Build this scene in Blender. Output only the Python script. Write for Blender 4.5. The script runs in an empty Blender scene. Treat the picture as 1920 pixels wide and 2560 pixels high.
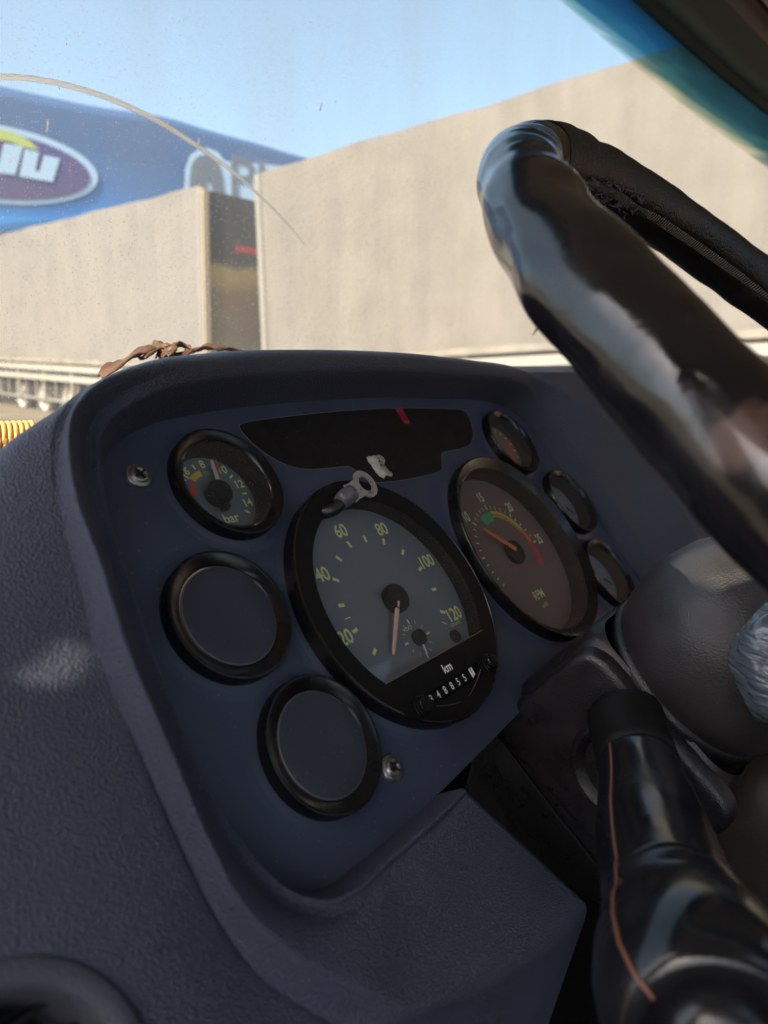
import bpy, bmesh, math, random
from mathutils import Vector, Matrix, noise
from mathutils.geometry import tessellate_polygon
random.seed(7)
R = math.radians
sc = bpy.context.scene
col = sc.collection

# ------------------------------------------------------------------ camera, world, sun, exposure
HC = 0.95                      # camera height above the yard
PITCH = R(10)
CAM = Vector((0, 0, HC))
FPX = 1800.0
cd = bpy.data.cameras.new('camera'); co = bpy.data.objects.new('camera', cd); col.objects.link(co)
co.location = CAM; co.rotation_euler = (R(90) - PITCH, 0, 0)
cd.sensor_fit = 'HORIZONTAL'; cd.sensor_width = 36; cd.lens = 36 * FPX / 1920
cd.clip_start = 0.01; cd.clip_end = 3000
cd.dof.use_dof = True; cd.dof.focus_distance = 0.40; cd.dof.aperture_fstop = 12
sc.camera = co

FWD = Vector((-0.8, 0.6, 0)); LAT = Vector((0.6, 0.8, 0)); UP = Vector((0, 0, 1))   # the bus's own axes
SUN_EL = R(45)
sun_h = (-LAT * math.cos(R(4)) - FWD * math.sin(R(4))).normalized()
TO_SUN = sun_h * math.cos(SUN_EL) + UP * math.sin(SUN_EL)
w = bpy.data.worlds.new('World'); sc.world = w; w.use_nodes = True
nt = w.node_tree; nt.nodes.clear()
sky = nt.nodes.new('ShaderNodeTexSky'); sky.sky_type = 'NISHITA'; sky.sun_disc = False
sky.sun_elevation = SUN_EL; sky.sun_rotation = math.atan2(TO_SUN.x, TO_SUN.y)
sky.air_density = 1.0; sky.dust_density = 4.0; sky.ozone_density = 1.0
bg = nt.nodes.new('ShaderNodeBackground'); bg.inputs[1].default_value = 0.145
wo = nt.nodes.new('ShaderNodeOutputWorld')
hs = nt.nodes.new('ShaderNodeHueSaturation'); hs.inputs['Saturation'].default_value = 0.88; hs.inputs['Hue'].default_value = 0.478
nt.links.new(sky.outputs[0], hs.inputs['Color']); nt.links.new(hs.outputs[0], bg.inputs[0]); nt.links.new(bg.outputs[0], wo.inputs[0])
sd = bpy.data.lights.new('sun', 'SUN'); sd.energy = 3.0; sd.angle = R(0.4); sd.color = (1.0, 0.87, 0.68)
so = bpy.data.objects.new('sun', sd); col.objects.link(so); so.location = (0, 0, 20)
so.rotation_euler = (-TO_SUN).to_track_quat('-Z', 'Y').to_euler()
sc.view_settings.view_transform = 'Standard'; sc.view_settings.look = 'None'
sc.view_settings.exposure = 1.32; sc.view_settings.gamma = 1.0
sc.render.engine = 'CYCLES'

# ------------------------------------------------------------------ frames of reference
cp, sp = math.cos(PITCH), math.sin(PITCH)
def cam2w(x, y, z): return CAM + Vector((x, -y * sp + z * cp, -y * cp - z * sp))
def camdir(v): return Vector((v[0], -v[1] * sp + v[2] * cp, -v[1] * cp - v[2] * sp))
def P(px, py, d): return cam2w((px - 960) / FPX * d, (py - 1280) / FPX * d, d)
def ray(px, py): return camdir(((px - 960) / FPX, (py - 1280) / FPX, 1))
# instrument panel frame (mm): u right, v up, w out of the panel towards the driver
PO = cam2w(0.05673161, 0.04069783, 0.44273643)
PU = camdir((0.59684921, -0.14262067, 0.78957607)); PV = -camdir((0.48813275, 0.84555369, -0.21625303)); PW = camdir((0.63678681, -0.51448839, -0.57428587))
def PN(u, v, w): return PO + (PU * u + PV * v + PW * w) * 0.001
def bus(f, l, h): return CAM + FWD * f + LAT * l + UP * h

# ------------------------------------------------------------------ materials
def newmat(n):
    m = bpy.data.materials.new(n); m.use_nodes = True
    return m, m.node_tree, m.node_tree.nodes['Principled BSDF']
def N(t, typ, **kw):
    n = t.nodes.new(typ)
    for k, v in kw.items():
        if k in n.inputs.keys() if isinstance(k, str) else False: n.inputs[k].default_value = v
        else: setattr(n, k, v)
    return n
def mat(name, c, rough=0.5, metal=0.0, spec=0.5, bump=0.0, bscale=300, bdist=0.0005, var=0.0, vscale=20, grain=None, coat=0.0, stretch=None, specks=0.0, spscale=500, spcol=(0.30, 0.30, 0.32)):
    m, t, b = newmat(name)
    b.inputs['Base Color'].default_value = (*c, 1); b.inputs['Roughness'].default_value = rough
    b.inputs['Metallic'].default_value = metal; b.inputs['Specular IOR Level'].default_value = spec
    b.inputs['Coat Weight'].default_value = coat
    tc = t.nodes.new('ShaderNodeTexCoord'); vec = tc.outputs['Object']
    if stretch:
        mp = t.nodes.new('ShaderNodeMapping'); mp.inputs['Scale'].default_value = stretch
        t.links.new(vec, mp.inputs[0]); vec = mp.outputs[0]
    if var > 0:
        n = t.nodes.new('ShaderNodeTexNoise'); n.inputs['Scale'].default_value = vscale; n.inputs['Detail'].default_value = 6
        t.links.new(vec, n.inputs['Vector'])
        r = t.nodes.new('ShaderNodeMapRange'); r.inputs[1].default_value = 0.3; r.inputs[2].default_value = 0.7
        r.inputs[3].default_value = 1 - var; r.inputs[4].default_value = 1 + var
        t.links.new(n.outputs[0], r.inputs[0])
        mx = t.nodes.new('ShaderNodeVectorMath'); mx.operation = 'SCALE'; mx.inputs[0].default_value = c
        t.links.new(r.outputs[0], mx.inputs['Scale']); t.links.new(mx.outputs[0], b.inputs['Base Color'])
        r2 = t.nodes.new('ShaderNodeMapRange'); r2.inputs[1].default_value = 0.3; r2.inputs[2].default_value = 0.7
        r2.inputs[3].default_value = max(0.02, rough - 0.12); r2.inputs[4].default_value = min(1, rough + 0.12)
        t.links.new(n.outputs[0], r2.inputs[0]); t.links.new(r2.outputs[0], b.inputs['Roughness'])
    if specks > 0:
        src = b.inputs['Base Color'].links[0].from_socket if b.inputs['Base Color'].is_linked else None
        vo = t.nodes.new('ShaderNodeTexVoronoi'); vo.inputs['Scale'].default_value = spscale; t.links.new(tc.outputs['Object'], vo.inputs['Vector'])
        sc_ = t.nodes.new('ShaderNodeSeparateColor'); t.links.new(vo.outputs['Color'], sc_.inputs[0])
        sz = t.nodes.new('ShaderNodeMapRange'); sz.inputs[1].default_value = 1 - specks; sz.inputs[2].default_value = 1.0; sz.inputs[3].default_value = 0.0; sz.inputs[4].default_value = 0.16
        t.links.new(sc_.outputs[0], sz.inputs[0])
        lt = t.nodes.new('ShaderNodeMath'); lt.operation = 'LESS_THAN'; t.links.new(vo.outputs['Distance'], lt.inputs[0]); t.links.new(sz.outputs[0], lt.inputs[1])
        k_ = t.nodes.new('ShaderNodeMath'); k_.operation = 'MULTIPLY'; k_.inputs[1].default_value = 0.6; t.links.new(lt.outputs[0], k_.inputs[0])
        mc = t.nodes.new('ShaderNodeMix'); mc.data_type = 'RGBA'; t.links.new(k_.outputs[0], mc.inputs[0])
        if src: t.links.new(src, mc.inputs[6])
        else: mc.inputs[6].default_value = (*c, 1)
        mc.inputs[7].default_value = (*spcol, 1); t.links.new(mc.outputs[2], b.inputs['Base Color'])
    if bump > 0:
        bp = t.nodes.new('ShaderNodeBump'); bp.inputs['Strength'].default_value = bump; bp.inputs['Distance'].default_value = bdist
        n1 = t.nodes.new('ShaderNodeTexNoise'); n1.inputs['Scale'].default_value = bscale; n1.inputs['Detail'].default_value = 3
        n1.inputs['Distortion'].default_value = 0.6
        t.links.new(vec, n1.inputs['Vector'])
        if grain:
            v1 = t.nodes.new('ShaderNodeTexVoronoi'); v1.inputs['Scale'].default_value = grain; v1.feature = 'F1'
            t.links.new(vec, v1.inputs['Vector'])
            ad = t.nodes.new('ShaderNodeMath'); ad.operation = 'ADD'
            t.links.new(n1.outputs[0], ad.inputs[0]); t.links.new(v1.outputs['Distance'], ad.inputs[1])
            t.links.new(ad.outputs[0], bp.inputs['Height'])
        else:
            t.links.new(n1.outputs[0], bp.inputs['Height'])
        t.links.new(bp.outputs[0], b.inputs['Normal'])
    return m
M = {}
M['dash'] = mat('dash_leathergrain', (0.053, 0.063, 0.102), 0.42, spec=0.6, bump=0.9, bscale=1050, bdist=0.0009, var=0.14, vscale=14, grain=1300)
M['dash_lower'] = mat('dash_fine_grain', (0.062, 0.064, 0.082), 0.5, bump=0.5, bscale=1100, bdist=0.0005, var=0.14, vscale=25, grain=900)
M['plate'] = mat('plate_blue_plastic', (0.047, 0.059, 0.102), 0.5, specks=0.35, spscale=420, bump=0.25, bscale=2200, bdist=0.0002, var=0.15, vscale=18)
M['blank'] = mat('blank_cover_plastic', (0.034, 0.037, 0.056), 0.55, specks=0.5, spscale=700, bump=0.5, bscale=2600, bdist=0.0003, var=0.12, vscale=40)
M['bezel'] = mat('bezel_gloss_black', (0.006, 0.006, 0.007), 0.27, var=0.1, vscale=60)
M['satin'] = mat('satin_black', (0.006, 0.0055, 0.0055), 0.6, spec=0.2, bump=0.3, bscale=1800, bdist=0.0003, var=0.2, vscale=80)
M['dial'] = mat('dial_grey', (0.205, 0.225, 0.255), 0.7, var=0.05, vscale=40)
M['dial_reflect'] = mat('dial_brown_reflection', (0.22, 0.145, 0.13), 0.55, var=0.05, vscale=40)  # brown reflection of the cabin painted into the dial colour
M['mark'] = mat('mark_lime', (0.98, 1.0, 0.42), 0.6)
M['mark_w'] = mat('mark_white', (0.85, 0.85, 0.85), 0.6)
M['red'] = mat('paint_red', (0.80, 0.07, 0.09), 0.6)
M['yellow'] = mat('paint_yellow', (0.95, 0.66, 0.06), 0.6)
M['green'] = mat('paint_green', (0.05, 0.55, 0.22), 0.6)
M['orange'] = mat('paint_orange', (1.0, 0.20, 0.06), 0.5)
M['white'] = mat('paint_white', (0.75, 0.75, 0.78), 0.5)
M['needle'] = mat('needle_salmon', (1.0, 0.62, 0.48), 0.45)
M['strip'] = mat('strip_black', (0.010, 0.008, 0.008), 0.55, spec=0.3, specks=0.4, spscale=600, bump=0.3, bscale=2500, bdist=0.0002, var=0.15, vscale=80)
M['strip_red'] = mat('strip_symbol_red', (0.42, 0.02, 0.03), 0.5)
M['strip_dark'] = mat('strip_symbol_line', (0.04, 0.004, 0.006), 0.5)
M['line'] = mat('edge_line', (0.16, 0.13, 0.12), 0.5)
M['metal'] = mat('worn_metal', (0.42, 0.38, 0.36), 0.38, metal=0.9, bump=0.4, bscale=900, bdist=0.0003, var=0.3, vscale=300)
M['tin'] = mat('tinned_metal', (0.62, 0.58, 0.58), 0.36, metal=0.7, bump=0.15, bscale=1500, bdist=0.0001, var=0.15, vscale=400)
M['sleeve'] = mat('violet_sleeve', (0.11, 0.10, 0.125), 0.2)
M['wire'] = mat('black_wire', (0.01, 0.01, 0.012), 0.4)
M['paper'] = mat('torn_paper', (0.55, 0.52, 0.46), 0.85, bump=0.4, bscale=900, bdist=0.0003, var=0.2, vscale=300)
M['rust'] = mat('glue_stain', (0.10, 0.055, 0.04), 0.8)
M['rim'] = mat('rim_glossy_leather', (0.010, 0.009, 0.011), 0.20, spec=0.6, coat=0.22, bump=0.35, bscale=38, bdist=0.003, var=0.25, vscale=60, grain=None)
M['rim'].node_tree.nodes['Principled BSDF'].inputs['Coat IOR'].default_value = 1.9; M['rim'].node_tree.nodes['Principled BSDF'].inputs['Coat Roughness'].default_value = 0.10
M['film'] = mat('crinkled_film', (0.10, 0.12, 0.15), 0.22, spec=0.9, bump=0.8, bscale=70, bdist=0.004, stretch=(1, 1, 3))
M['rim_far'] = mat('rim_grained_leather', (0.011, 0.009, 0.009), 0.36, bump=0.5, bscale=700, bdist=0.0008, var=0.25, vscale=60, grain=800)
M['stitch'] = mat('pale_thread', (0.20, 0.18, 0.15), 0.7)
M['thread'] = mat('grey_thread', (0.15, 0.13, 0.17), 0.8)
M['column'] = mat('column_plastic', (0.012, 0.011, 0.013), 0.32, spec=0.7, bump=0.5, bscale=1500, bdist=0.0004, var=0.08, vscale=60, grain=1200)
M['collar'] = mat('collar_vinyl', (0.028, 0.026, 0.028), 0.42, spec=0.7, bump=0.35, bscale=900, bdist=0.0004, var=0.15, vscale=40, grain=1100)
M['brownvinyl'] = mat('brown_vinyl', (0.020, 0.014, 0.011), 0.6, bump=0.5, bscale=1200, bdist=0.0005, var=0.15, vscale=40)
M['stalk'] = mat('stalk_gloss', (0.010, 0.010, 0.012), 0.22, bump=0.1, bscale=90, bdist=0.001, var=0.2, vscale=50)
M['seam'] = mat('stalk_seam_highlight', (0.24, 0.095, 0.05), 0.4)  # copper tone is the seam edge's highlight, painted in
M['black'] = mat('void_black', (0.004, 0.004, 0.004), 0.8)
M['trimdark'] = mat('header_green_black', (0.045, 0.066, 0.070), 0.5, bump=0.3, bscale=1500, bdist=0.0004, var=0.2, vscale=20)
M['trimbrown'] = mat('trim_brown', (0.055, 0.035, 0.028), 0.4, var=0.2, vscale=20)
M['trimbeige'] = mat('trim_beige', (0.42, 0.34, 0.23), 0.6, var=0.1, vscale=20)
M['lining'] = mat('roof_lining', (0.40, 0.35, 0.27), 0.8, bump=0.3, bscale=600, bdist=0.0006, var=0.08, vscale=15)
M['cabbrown'] = mat('cab_brown_panel', (0.30, 0.18, 0.13), 0.7, var=0.15, vscale=6)
M['cabgrey'] = mat('cab_grey_panel', (0.16, 0.15, 0.15), 0.7, var=0.1, vscale=6)
M['carpet'] = mat('cab_floor', (0.004, 0.004, 0.004), 1.0, spec=0.0, var=0.2, vscale=30)
M['cord'] = mat('golden_cord', (0.75, 0.42, 0.14), 0.6, bump=0.6, bscale=900, bdist=0.0005, var=0.25, vscale=200)
M['wood'] = mat('brown_wood', (0.16, 0.07, 0.035), 0.5, bump=0.4, bscale=300, bdist=0.0005, var=0.3, vscale=100, stretch=(1, 1, 6))
M['ribbon'] = mat('brown_ribbon', (0.12, 0.066, 0.038), 0.5, bump=0.4, bscale=400, bdist=0.0006, var=0.35, vscale=60)
M['galv'] = mat('pale_rail', (0.26, 0.245, 0.21), 0.5, var=0.1, vscale=3)
M['railwhite'] = mat('white_board', (0.40, 0.38, 0.32), 0.45, var=0.06, vscale=3)
M['frame'] = mat('chassis_grey', (0.30, 0.27, 0.21), 0.6, var=0.2, vscale=3)
M['tyre'] = mat('tyre', (0.05, 0.045, 0.04), 0.9, var=0.2, vscale=20)
M['rimpaint'] = mat('wheel_rim_paint', (0.45, 0.42, 0.36), 0.5, var=0.1, vscale=8)
M['building'] = mat('rendered_wall', (0.10, 0.10, 0.105), 0.8, var=0.1, vscale=1)

def curtain_mat(name, base, dirt, stretch, seed):
    m, t, b = newmat(name); b.inputs['Roughness'].default_value = 0.62
    tc = t.nodes.new('ShaderNodeTexCoord')
    mp = t.nodes.new('ShaderNodeMapping'); mp.inputs['Scale'].default_value = stretch; mp.inputs['Location'].default_value = (seed, seed, 0)
    t.links.new(tc.outputs['Object'], mp.inputs[0])
    n1 = t.nodes.new('ShaderNodeTexNoise'); n1.inputs['Scale'].default_value = 1.3; n1.inputs['Detail'].default_value = 7
    n2 = t.nodes.new('ShaderNodeTexNoise'); n2.inputs['Scale'].default_value = 2.2; n2.inputs['Detail'].default_value = 5
    t.links.new(mp.outputs[0], n1.inputs['Vector']); t.links.new(tc.outputs['Object'], n2.inputs['Vector'])
    a = t.nodes.new('ShaderNodeMath'); a.operation = 'ADD'; t.links.new(n1.outputs[0], a.inputs[0]); t.links.new(n2.outputs[0], a.inputs[1])
    r = t.nodes.new('ShaderNodeValToRGB'); r.color_ramp.elements[0].position = 0.36; r.color_ramp.elements[1].position = 0.60
    r.color_ramp.elements[0].color = (*dirt, 1); r.color_ramp.elements[1].color = (*base, 1)
    h = t.nodes.new('ShaderNodeMath'); h.operation = 'MULTIPLY'; h.inputs[1].default_value = 0.5
    t.links.new(a.outputs[0], h.inputs[0]); t.links.new(h.outputs[0], r.inputs[0]); t.links.new(r.outputs[0], b.inputs['Base Color'])
    bp = t.nodes.new('ShaderNodeBump'); bp.inputs['Strength'].default_value = 0.5; bp.inputs['Distance'].default_value = 0.03
    t.links.new(n1.outputs[0], bp.inputs['Height']); t.links.new(bp.outputs[0], b.inputs['Normal'])
    return m
M['curtainR'] = curtain_mat('tarpaulin_dirty_beige', (0.228, 0.208, 0.172), (0.186, 0.168, 0.138), (2.6, 2.6, 0.28), 3)
M['curtainL'] = curtain_mat('tarpaulin_streaked_grey', (0.240, 0.222, 0.190), (0.205, 0.190, 0.165), (5.5, 5.5, 0.25), 9)

def ground_mat():
    m, t, b = newmat('dry_yard'); b.inputs['Roughness'].default_value = 0.95
    tc = t.nodes.new('ShaderNodeTexCoord')
    n = t.nodes.new('ShaderNodeTexNoise'); n.inputs['Scale'].default_value = 0.8; n.inputs['Detail'].default_value = 8
    t.links.new(tc.outputs['Object'], n.inputs['Vector'])
    r = t.nodes.new('ShaderNodeValToRGB'); r.color_ramp.elements[0].position = 0.35; r.color_ramp.elements[1].position = 0.65
    r.color_ramp.elements[0].color = (0.11, 0.085, 0.052, 1); r.color_ramp.elements[1].color = (0.21, 0.17, 0.11, 1)
    t.links.new(n.outputs[0], r.inputs[0]); t.links.new(r.outputs[0], b.inputs['Base Color'])
    return m
M['ground'] = ground_mat()

def zramp_mat(name, stops, axis='Z', rough=0.55, noise=0.06, nscale=2.0, z0=0.0, z1=1.0):
    # printed bands on a sign or door: colour by height on the object itself
    m, t, b = newmat(name); b.inputs['Roughness'].default_value = rough
    tc = t.nodes.new('ShaderNodeTexCoord'); s = t.nodes.new('ShaderNodeSeparateXYZ'); t.links.new(tc.outputs['Object'], s.inputs[0])
    mr = t.nodes.new('ShaderNodeMapRange'); mr.inputs[1].default_value = z0; mr.inputs[2].default_value = z1
    n = t.nodes.new('ShaderNodeTexNoise'); n.inputs['Scale'].default_value = nscale; n.inputs['Detail'].default_value = 5
    t.links.new(tc.outputs['Object'], n.inputs['Vector'])
    t.links.new(s.outputs[axis], mr.inputs[0])
    ma = t.nodes.new('ShaderNodeMath'); ma.operation = 'MULTIPLY_ADD'; ma.inputs[1].default_value = noise * 2; ma.inputs[2].default_value = -noise
    t.links.new(n.outputs[0], ma.inputs[0])
    ad = t.nodes.new('ShaderNodeMath'); ad.operation = 'ADD'; t.links.new(mr.outputs[0], ad.inputs[0]); t.links.new(ma.outputs[0], ad.inputs[1])
    r = t.nodes.new('ShaderNodeValToRGB'); els = r.color_ramp.elements
    els[0].position = stops[0][0]; els[0].color = (*stops[0][1], 1); els[1].position = stops[-1][0]; els[1].color = (*stops[-1][1], 1)
    for p, c in stops[1:-1]:
        e = els.new(p); e.color = (*c, 1)
    t.links.new(ad.outputs[0], r.inputs[0]); t.links.new(r.outputs[0], b.inputs['Base Color'])
    return m

def pane_mat(name, gloss=1.0, dust=0.0, speck=0.0, sscale=900, tint=(1, 1, 1), rough=0.02, dustcol=(0.8, 0.76, 0.7), trans=False):
    # a thin clean or dusty pane: see-through, mirrors by Fresnel, dust lies on it as matt specks and film
    m = bpy.data.materials.new(name); m.use_nodes = True; t = m.node_tree; t.nodes.clear()
    out = t.nodes.new('ShaderNodeOutputMaterial')
    tr = t.nodes.new('ShaderNodeBsdfTransparent'); tr.inputs[0].default_value = (*tint, 1)
    gl = t.nodes.new('ShaderNodeBsdfGlossy'); gl.inputs['Roughness'].default_value = rough
    fr = t.nodes.new('ShaderNodeFresnel'); fr.inputs[0].default_value = 1.5
    k = t.nodes.new('ShaderNodeMath'); k.operation = 'MULTIPLY'; k.inputs[1].default_value = gloss; t.links.new(fr.outputs[0], k.inputs[0])
    mx = t.nodes.new('ShaderNodeMixShader'); t.links.new(k.outputs[0], mx.inputs[0]); t.links.new(tr.outputs[0], mx.inputs[1]); t.links.new(gl.outputs[0], mx.inputs[2])
    last = mx.outputs[0]
    if dust > 0 or speck > 0:
        tc = t.nodes.new('ShaderNodeTexCoord')
        df = t.nodes.new('ShaderNodeBsdfDiffuse'); df.inputs[0].default_value = (*dustcol, 1)
        tl = t.nodes.new('ShaderNodeBsdfTranslucent'); tl.inputs[0].default_value = (*dustcol, 1)
        dm = t.nodes.new('ShaderNodeMixShader'); dm.inputs[0].default_value = 0.6 if trans else 0.0
        t.links.new(df.outputs[0], dm.inputs[1]); t.links.new(tl.outputs[0], dm.inputs[2])
        n = t.nodes.new('ShaderNodeTexNoise'); n.inputs['Scale'].default_value = 4 if trans else 30; n.inputs['Detail'].default_value = 5
        t.links.new(tc.outputs['Object'], n.inputs['Vector'])
        if trans:
            mp = t.nodes.new('ShaderNodeMapping'); mp.inputs['Scale'].default_value = (2.2, 2.2, 0.6); mp.inputs['Rotation'].default_value = (0.2, 0.1, 0)
            t.links.new(tc.outputs['Object'], mp.inputs[0]); t.links.new(mp.outputs[0], n.inputs['Vector']); n.inputs['Detail'].default_value = 9; n.inputs['Roughness'].default_value = 0.65
        f = t.nodes.new('ShaderNodeMapRange'); f.inputs[1].default_value = 0.3; f.inputs[2].default_value = 0.7
        f.inputs[3].default_value = dust * 0.65; f.inputs[4].default_value = dust * 1.35; t.links.new(n.outputs[0], f.inputs[0])
        fac = f.outputs[0]
        if speck > 0:
            vo = t.nodes.new('ShaderNodeTexVoronoi'); vo.inputs['Scale'].default_value = sscale; t.links.new(tc.outputs['Object'], vo.inputs['Vector'])
            s = t.nodes.new('ShaderNodeSeparateColor'); t.links.new(vo.outputs['Color'], s.inputs[0])
            # only some cells hold a speck, each with its own size
            sz = t.nodes.new('ShaderNodeMapRange'); sz.inputs[1].default_value = 0.55; sz.inputs[2].default_value = 1.0; sz.inputs[3].default_value = 0.0; sz.inputs[4].default_value = 0.30
            t.links.new(s.outputs[0], sz.inputs[0])
            lt = t.nodes.new('ShaderNodeMath'); lt.operation = 'LESS_THAN'; t.links.new(vo.outputs['Distance'], lt.inputs[0]); t.links.new(sz.outputs[0], lt.inputs[1])
            sm = t.nodes.new('ShaderNodeMath'); sm.operation = 'MULTIPLY'; sm.inputs[1].default_value = speck; t.links.new(lt.outputs[0], sm.inputs[0])
            mxx = t.nodes.new('ShaderNodeMath'); mxx.operation = 'MAXIMUM'; t.links.new(sm.outputs[0], mxx.inputs[0]); t.links.new(fac, mxx.inputs[1])
            fac = mxx.outputs[0]
        m2 = t.nodes.new('ShaderNodeMixShader'); t.links.new(fac, m2.inputs[0]); t.links.new(last, m2.inputs[1]); t.links.new(dm.outputs[0], m2.inputs[2])
        last = m2.outputs[0]
    t.links.new(last, out.inputs[0])
    return m
M['pane'] = pane_mat('gauge_pane', 0.7, 0.03, 0.35, 1500)
M['windshield'] = pane_mat('windshield_glass', 0.05, 0.22, 1.0, 620, tint=(0.95, 0.98, 1.0), trans=True)

def tint_patch(m, centre, rad, c, rough):
    # a brown patch with its own ragged outline, fixed to the object
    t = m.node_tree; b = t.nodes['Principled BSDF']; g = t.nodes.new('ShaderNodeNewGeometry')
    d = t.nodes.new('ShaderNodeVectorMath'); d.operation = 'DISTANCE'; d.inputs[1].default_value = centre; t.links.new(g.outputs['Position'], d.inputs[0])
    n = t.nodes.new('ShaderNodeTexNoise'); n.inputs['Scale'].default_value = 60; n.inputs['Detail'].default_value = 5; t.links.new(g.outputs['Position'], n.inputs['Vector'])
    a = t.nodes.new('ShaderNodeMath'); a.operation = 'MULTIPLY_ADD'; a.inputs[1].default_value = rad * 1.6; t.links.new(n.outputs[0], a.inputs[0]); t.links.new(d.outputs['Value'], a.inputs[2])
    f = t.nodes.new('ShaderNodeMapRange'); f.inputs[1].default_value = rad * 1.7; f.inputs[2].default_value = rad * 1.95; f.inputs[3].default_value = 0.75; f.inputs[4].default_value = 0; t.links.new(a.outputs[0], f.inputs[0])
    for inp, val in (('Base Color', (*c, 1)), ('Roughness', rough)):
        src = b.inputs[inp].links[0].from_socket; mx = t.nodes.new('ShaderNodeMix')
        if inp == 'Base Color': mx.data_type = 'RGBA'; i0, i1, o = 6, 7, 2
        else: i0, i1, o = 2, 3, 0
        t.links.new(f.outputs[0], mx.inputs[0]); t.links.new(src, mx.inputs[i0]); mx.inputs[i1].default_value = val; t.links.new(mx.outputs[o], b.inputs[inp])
tint_patch(M['rim'], P(1710, 960, 0.185), 0.0085, (0.10, 0.055, 0.042), 0.38)
tint_patch(M['rim'], P(1640, 915, 0.195), 0.0085, (0.10, 0.055, 0.042), 0.38)
tint_patch(M['rim'], P(1850, 1100, 0.17), 0.009, (0.12, 0.06, 0.045), 0.38)

# ------------------------------------------------------------------ mesh building
class MB:
    def __init__(s): s.v = []; s.f = []; s.m = []; s.mats = []; s.uv = None
    def mi(s, m):
        m = M[m] if isinstance(m, str) else m
        if m not in s.mats: s.mats.append(m)
        return s.mats.index(m)
    def add(s, vs, fs, m):
        o = len(s.v); k = s.mi(m); s.v += [Vector(v) for v in vs]
        for f in fs: s.f.append([i + o for i in f]); s.m.append(k)
    def grid(s, rows, m, close_r=False, close_c=False, flip=False):
        nr, nc = len(rows), len(rows[0]); vs = [p for r in rows for p in r]; fs = []
        for i in range(nr if close_r else nr - 1):
            for j in range(nc if close_c else nc - 1):
                a = i * nc + j; b = i * nc + (j + 1) % nc; c = ((i + 1) % nr) * nc + (j + 1) % nc; d = ((i + 1) % nr) * nc + j
                fs.append([a, d, c, b] if flip else [a, b, c, d])
        s.add(vs, fs, m)
    def box(s, o, a, b, c, m):
        vs = [o + a * i + b * j + c * k for k in (0, 1) for j in (0, 1) for i in (0, 1)]
        s.add(vs, [[0, 2, 3, 1], [4, 5, 7, 6], [0, 1, 5, 4], [2, 6, 7, 3], [0, 4, 6, 2], [1, 3, 7, 5]], m)
    def tube(s, pts, r, m, n=10, cap=True):
        pts = [Vector(p) for p in pts]; rows = []; up = Vector((0.13, 0.31, 0.94)).normalized()
        for i, p in enumerate(pts):
            d = (pts[min(i + 1, len(pts) - 1)] - pts[max(i - 1, 0)]).normalized()
            a = d.cross(up)
            if a.length < 0.1: a = d.cross(Vector((1, 0, 0)))
            a.normalize(); b = d.cross(a); up = b if False else up
            rr = r[i] if isinstance(r, (list, tuple)) else r
            rows.append([p + (a * math.cos(t) + b * math.sin(t)) * rr for t in [2 * math.pi * k / n for k in range(n)]])
        s.grid(rows, m, close_c=True, flip=True)
        if cap:
            for row, fl in ((rows[0], 0), (rows[-1], 1)):
                s.add(row, [list(range(n)) if fl else list(range(n))[::-1]], m)
    def lathe(s, prof, m, fn, n=64):
        # prof: (radius, height); fn(x, y, h) -> world point
        rows = [[fn(r * math.cos(2 * math.pi * k / n), r * math.sin(2 * math.pi * k / n), h) for k in range(n)] for r, h in prof]
        s.grid(rows, m, close_c=True)
    def poly(s, pts, m, holes=()):
        loops = [[Vector(p) for p in pts]] + [[Vector(p) for p in h] for h in holes]
        flat = [p for l in loops for p in l]
        s.add(flat, [list(t) for t in tessellate_polygon(loops)], m)
    def build(s, name, parent=None, origin=None, smooth=True, sharp=None, fix=True):
        org = origin if origin is not None else (WLOC[parent.name] if parent is not None else Vector((0, 0, 0)))
        me = bpy.data.meshes.new(name); me.from_pydata([v - org for v in s.v], [], s.f)
        for mm in s.mats: me.materials.append(mm)
        for p, k in zip(me.polygons, s.m): p.material_index = k; p.use_smooth = smooth
        bm = bmesh.new(); bm.from_mesh(me); bmesh.ops.remove_doubles(bm, verts=bm.verts, dist=1e-6)
        if fix: bmesh.ops.recalc_face_normals(bm, faces=bm.faces)
        bm.to_mesh(me); bm.free()
        if smooth and sharp is not None:
            me.set_sharp_from_angle(angle=R(sharp))
        ob = bpy.data.objects.new(name, me); col.objects.link(ob)
        if parent is not None:
            ob.parent = parent; ob.location = org - WLOC[parent.name]
        else: ob.location = org
        WLOC[ob.name] = org.copy() if hasattr(org, 'copy') else org
        return ob
WLOC = {}
def thing(name, loc, label, cat, group=None):
    o = bpy.data.objects.new(name, None); col.objects.link(o); o.location = loc; o.empty_display_size = 0.05
    WLOC[o.name] = Vector(loc); o['label'] = label; o['category'] = cat
    if group: o['group'] = group
    return o
def tag(o, label=None, cat=None, group=None, kind=None):
    if label: o['label'] = label
    if cat: o['category'] = cat
    if group: o['group'] = group
    if kind: o['kind'] = kind
    return o
def cr(p0, p1, p2, p3, t):
    return 0.5 * ((2 * p1) + (p2 - p0) * t + (2 * p0 - 5 * p1 + 4 * p2 - p3) * t * t + (3 * p1 - p0 - 3 * p2 + p3) * t ** 3)
def spline(pts, n, closed=False):
    out = []; L = len(pts)
    for i in range(L if closed else L - 1):
        g = (lambda k: pts[k % L]) if closed else (lambda k: pts[max(0, min(L - 1, k))])
        for k in range(n): out.append(cr(g(i - 1), g(i), g(i + 1), g(i + 2), k / n))
    if not closed: out.append(pts[-1])
    return out
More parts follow.
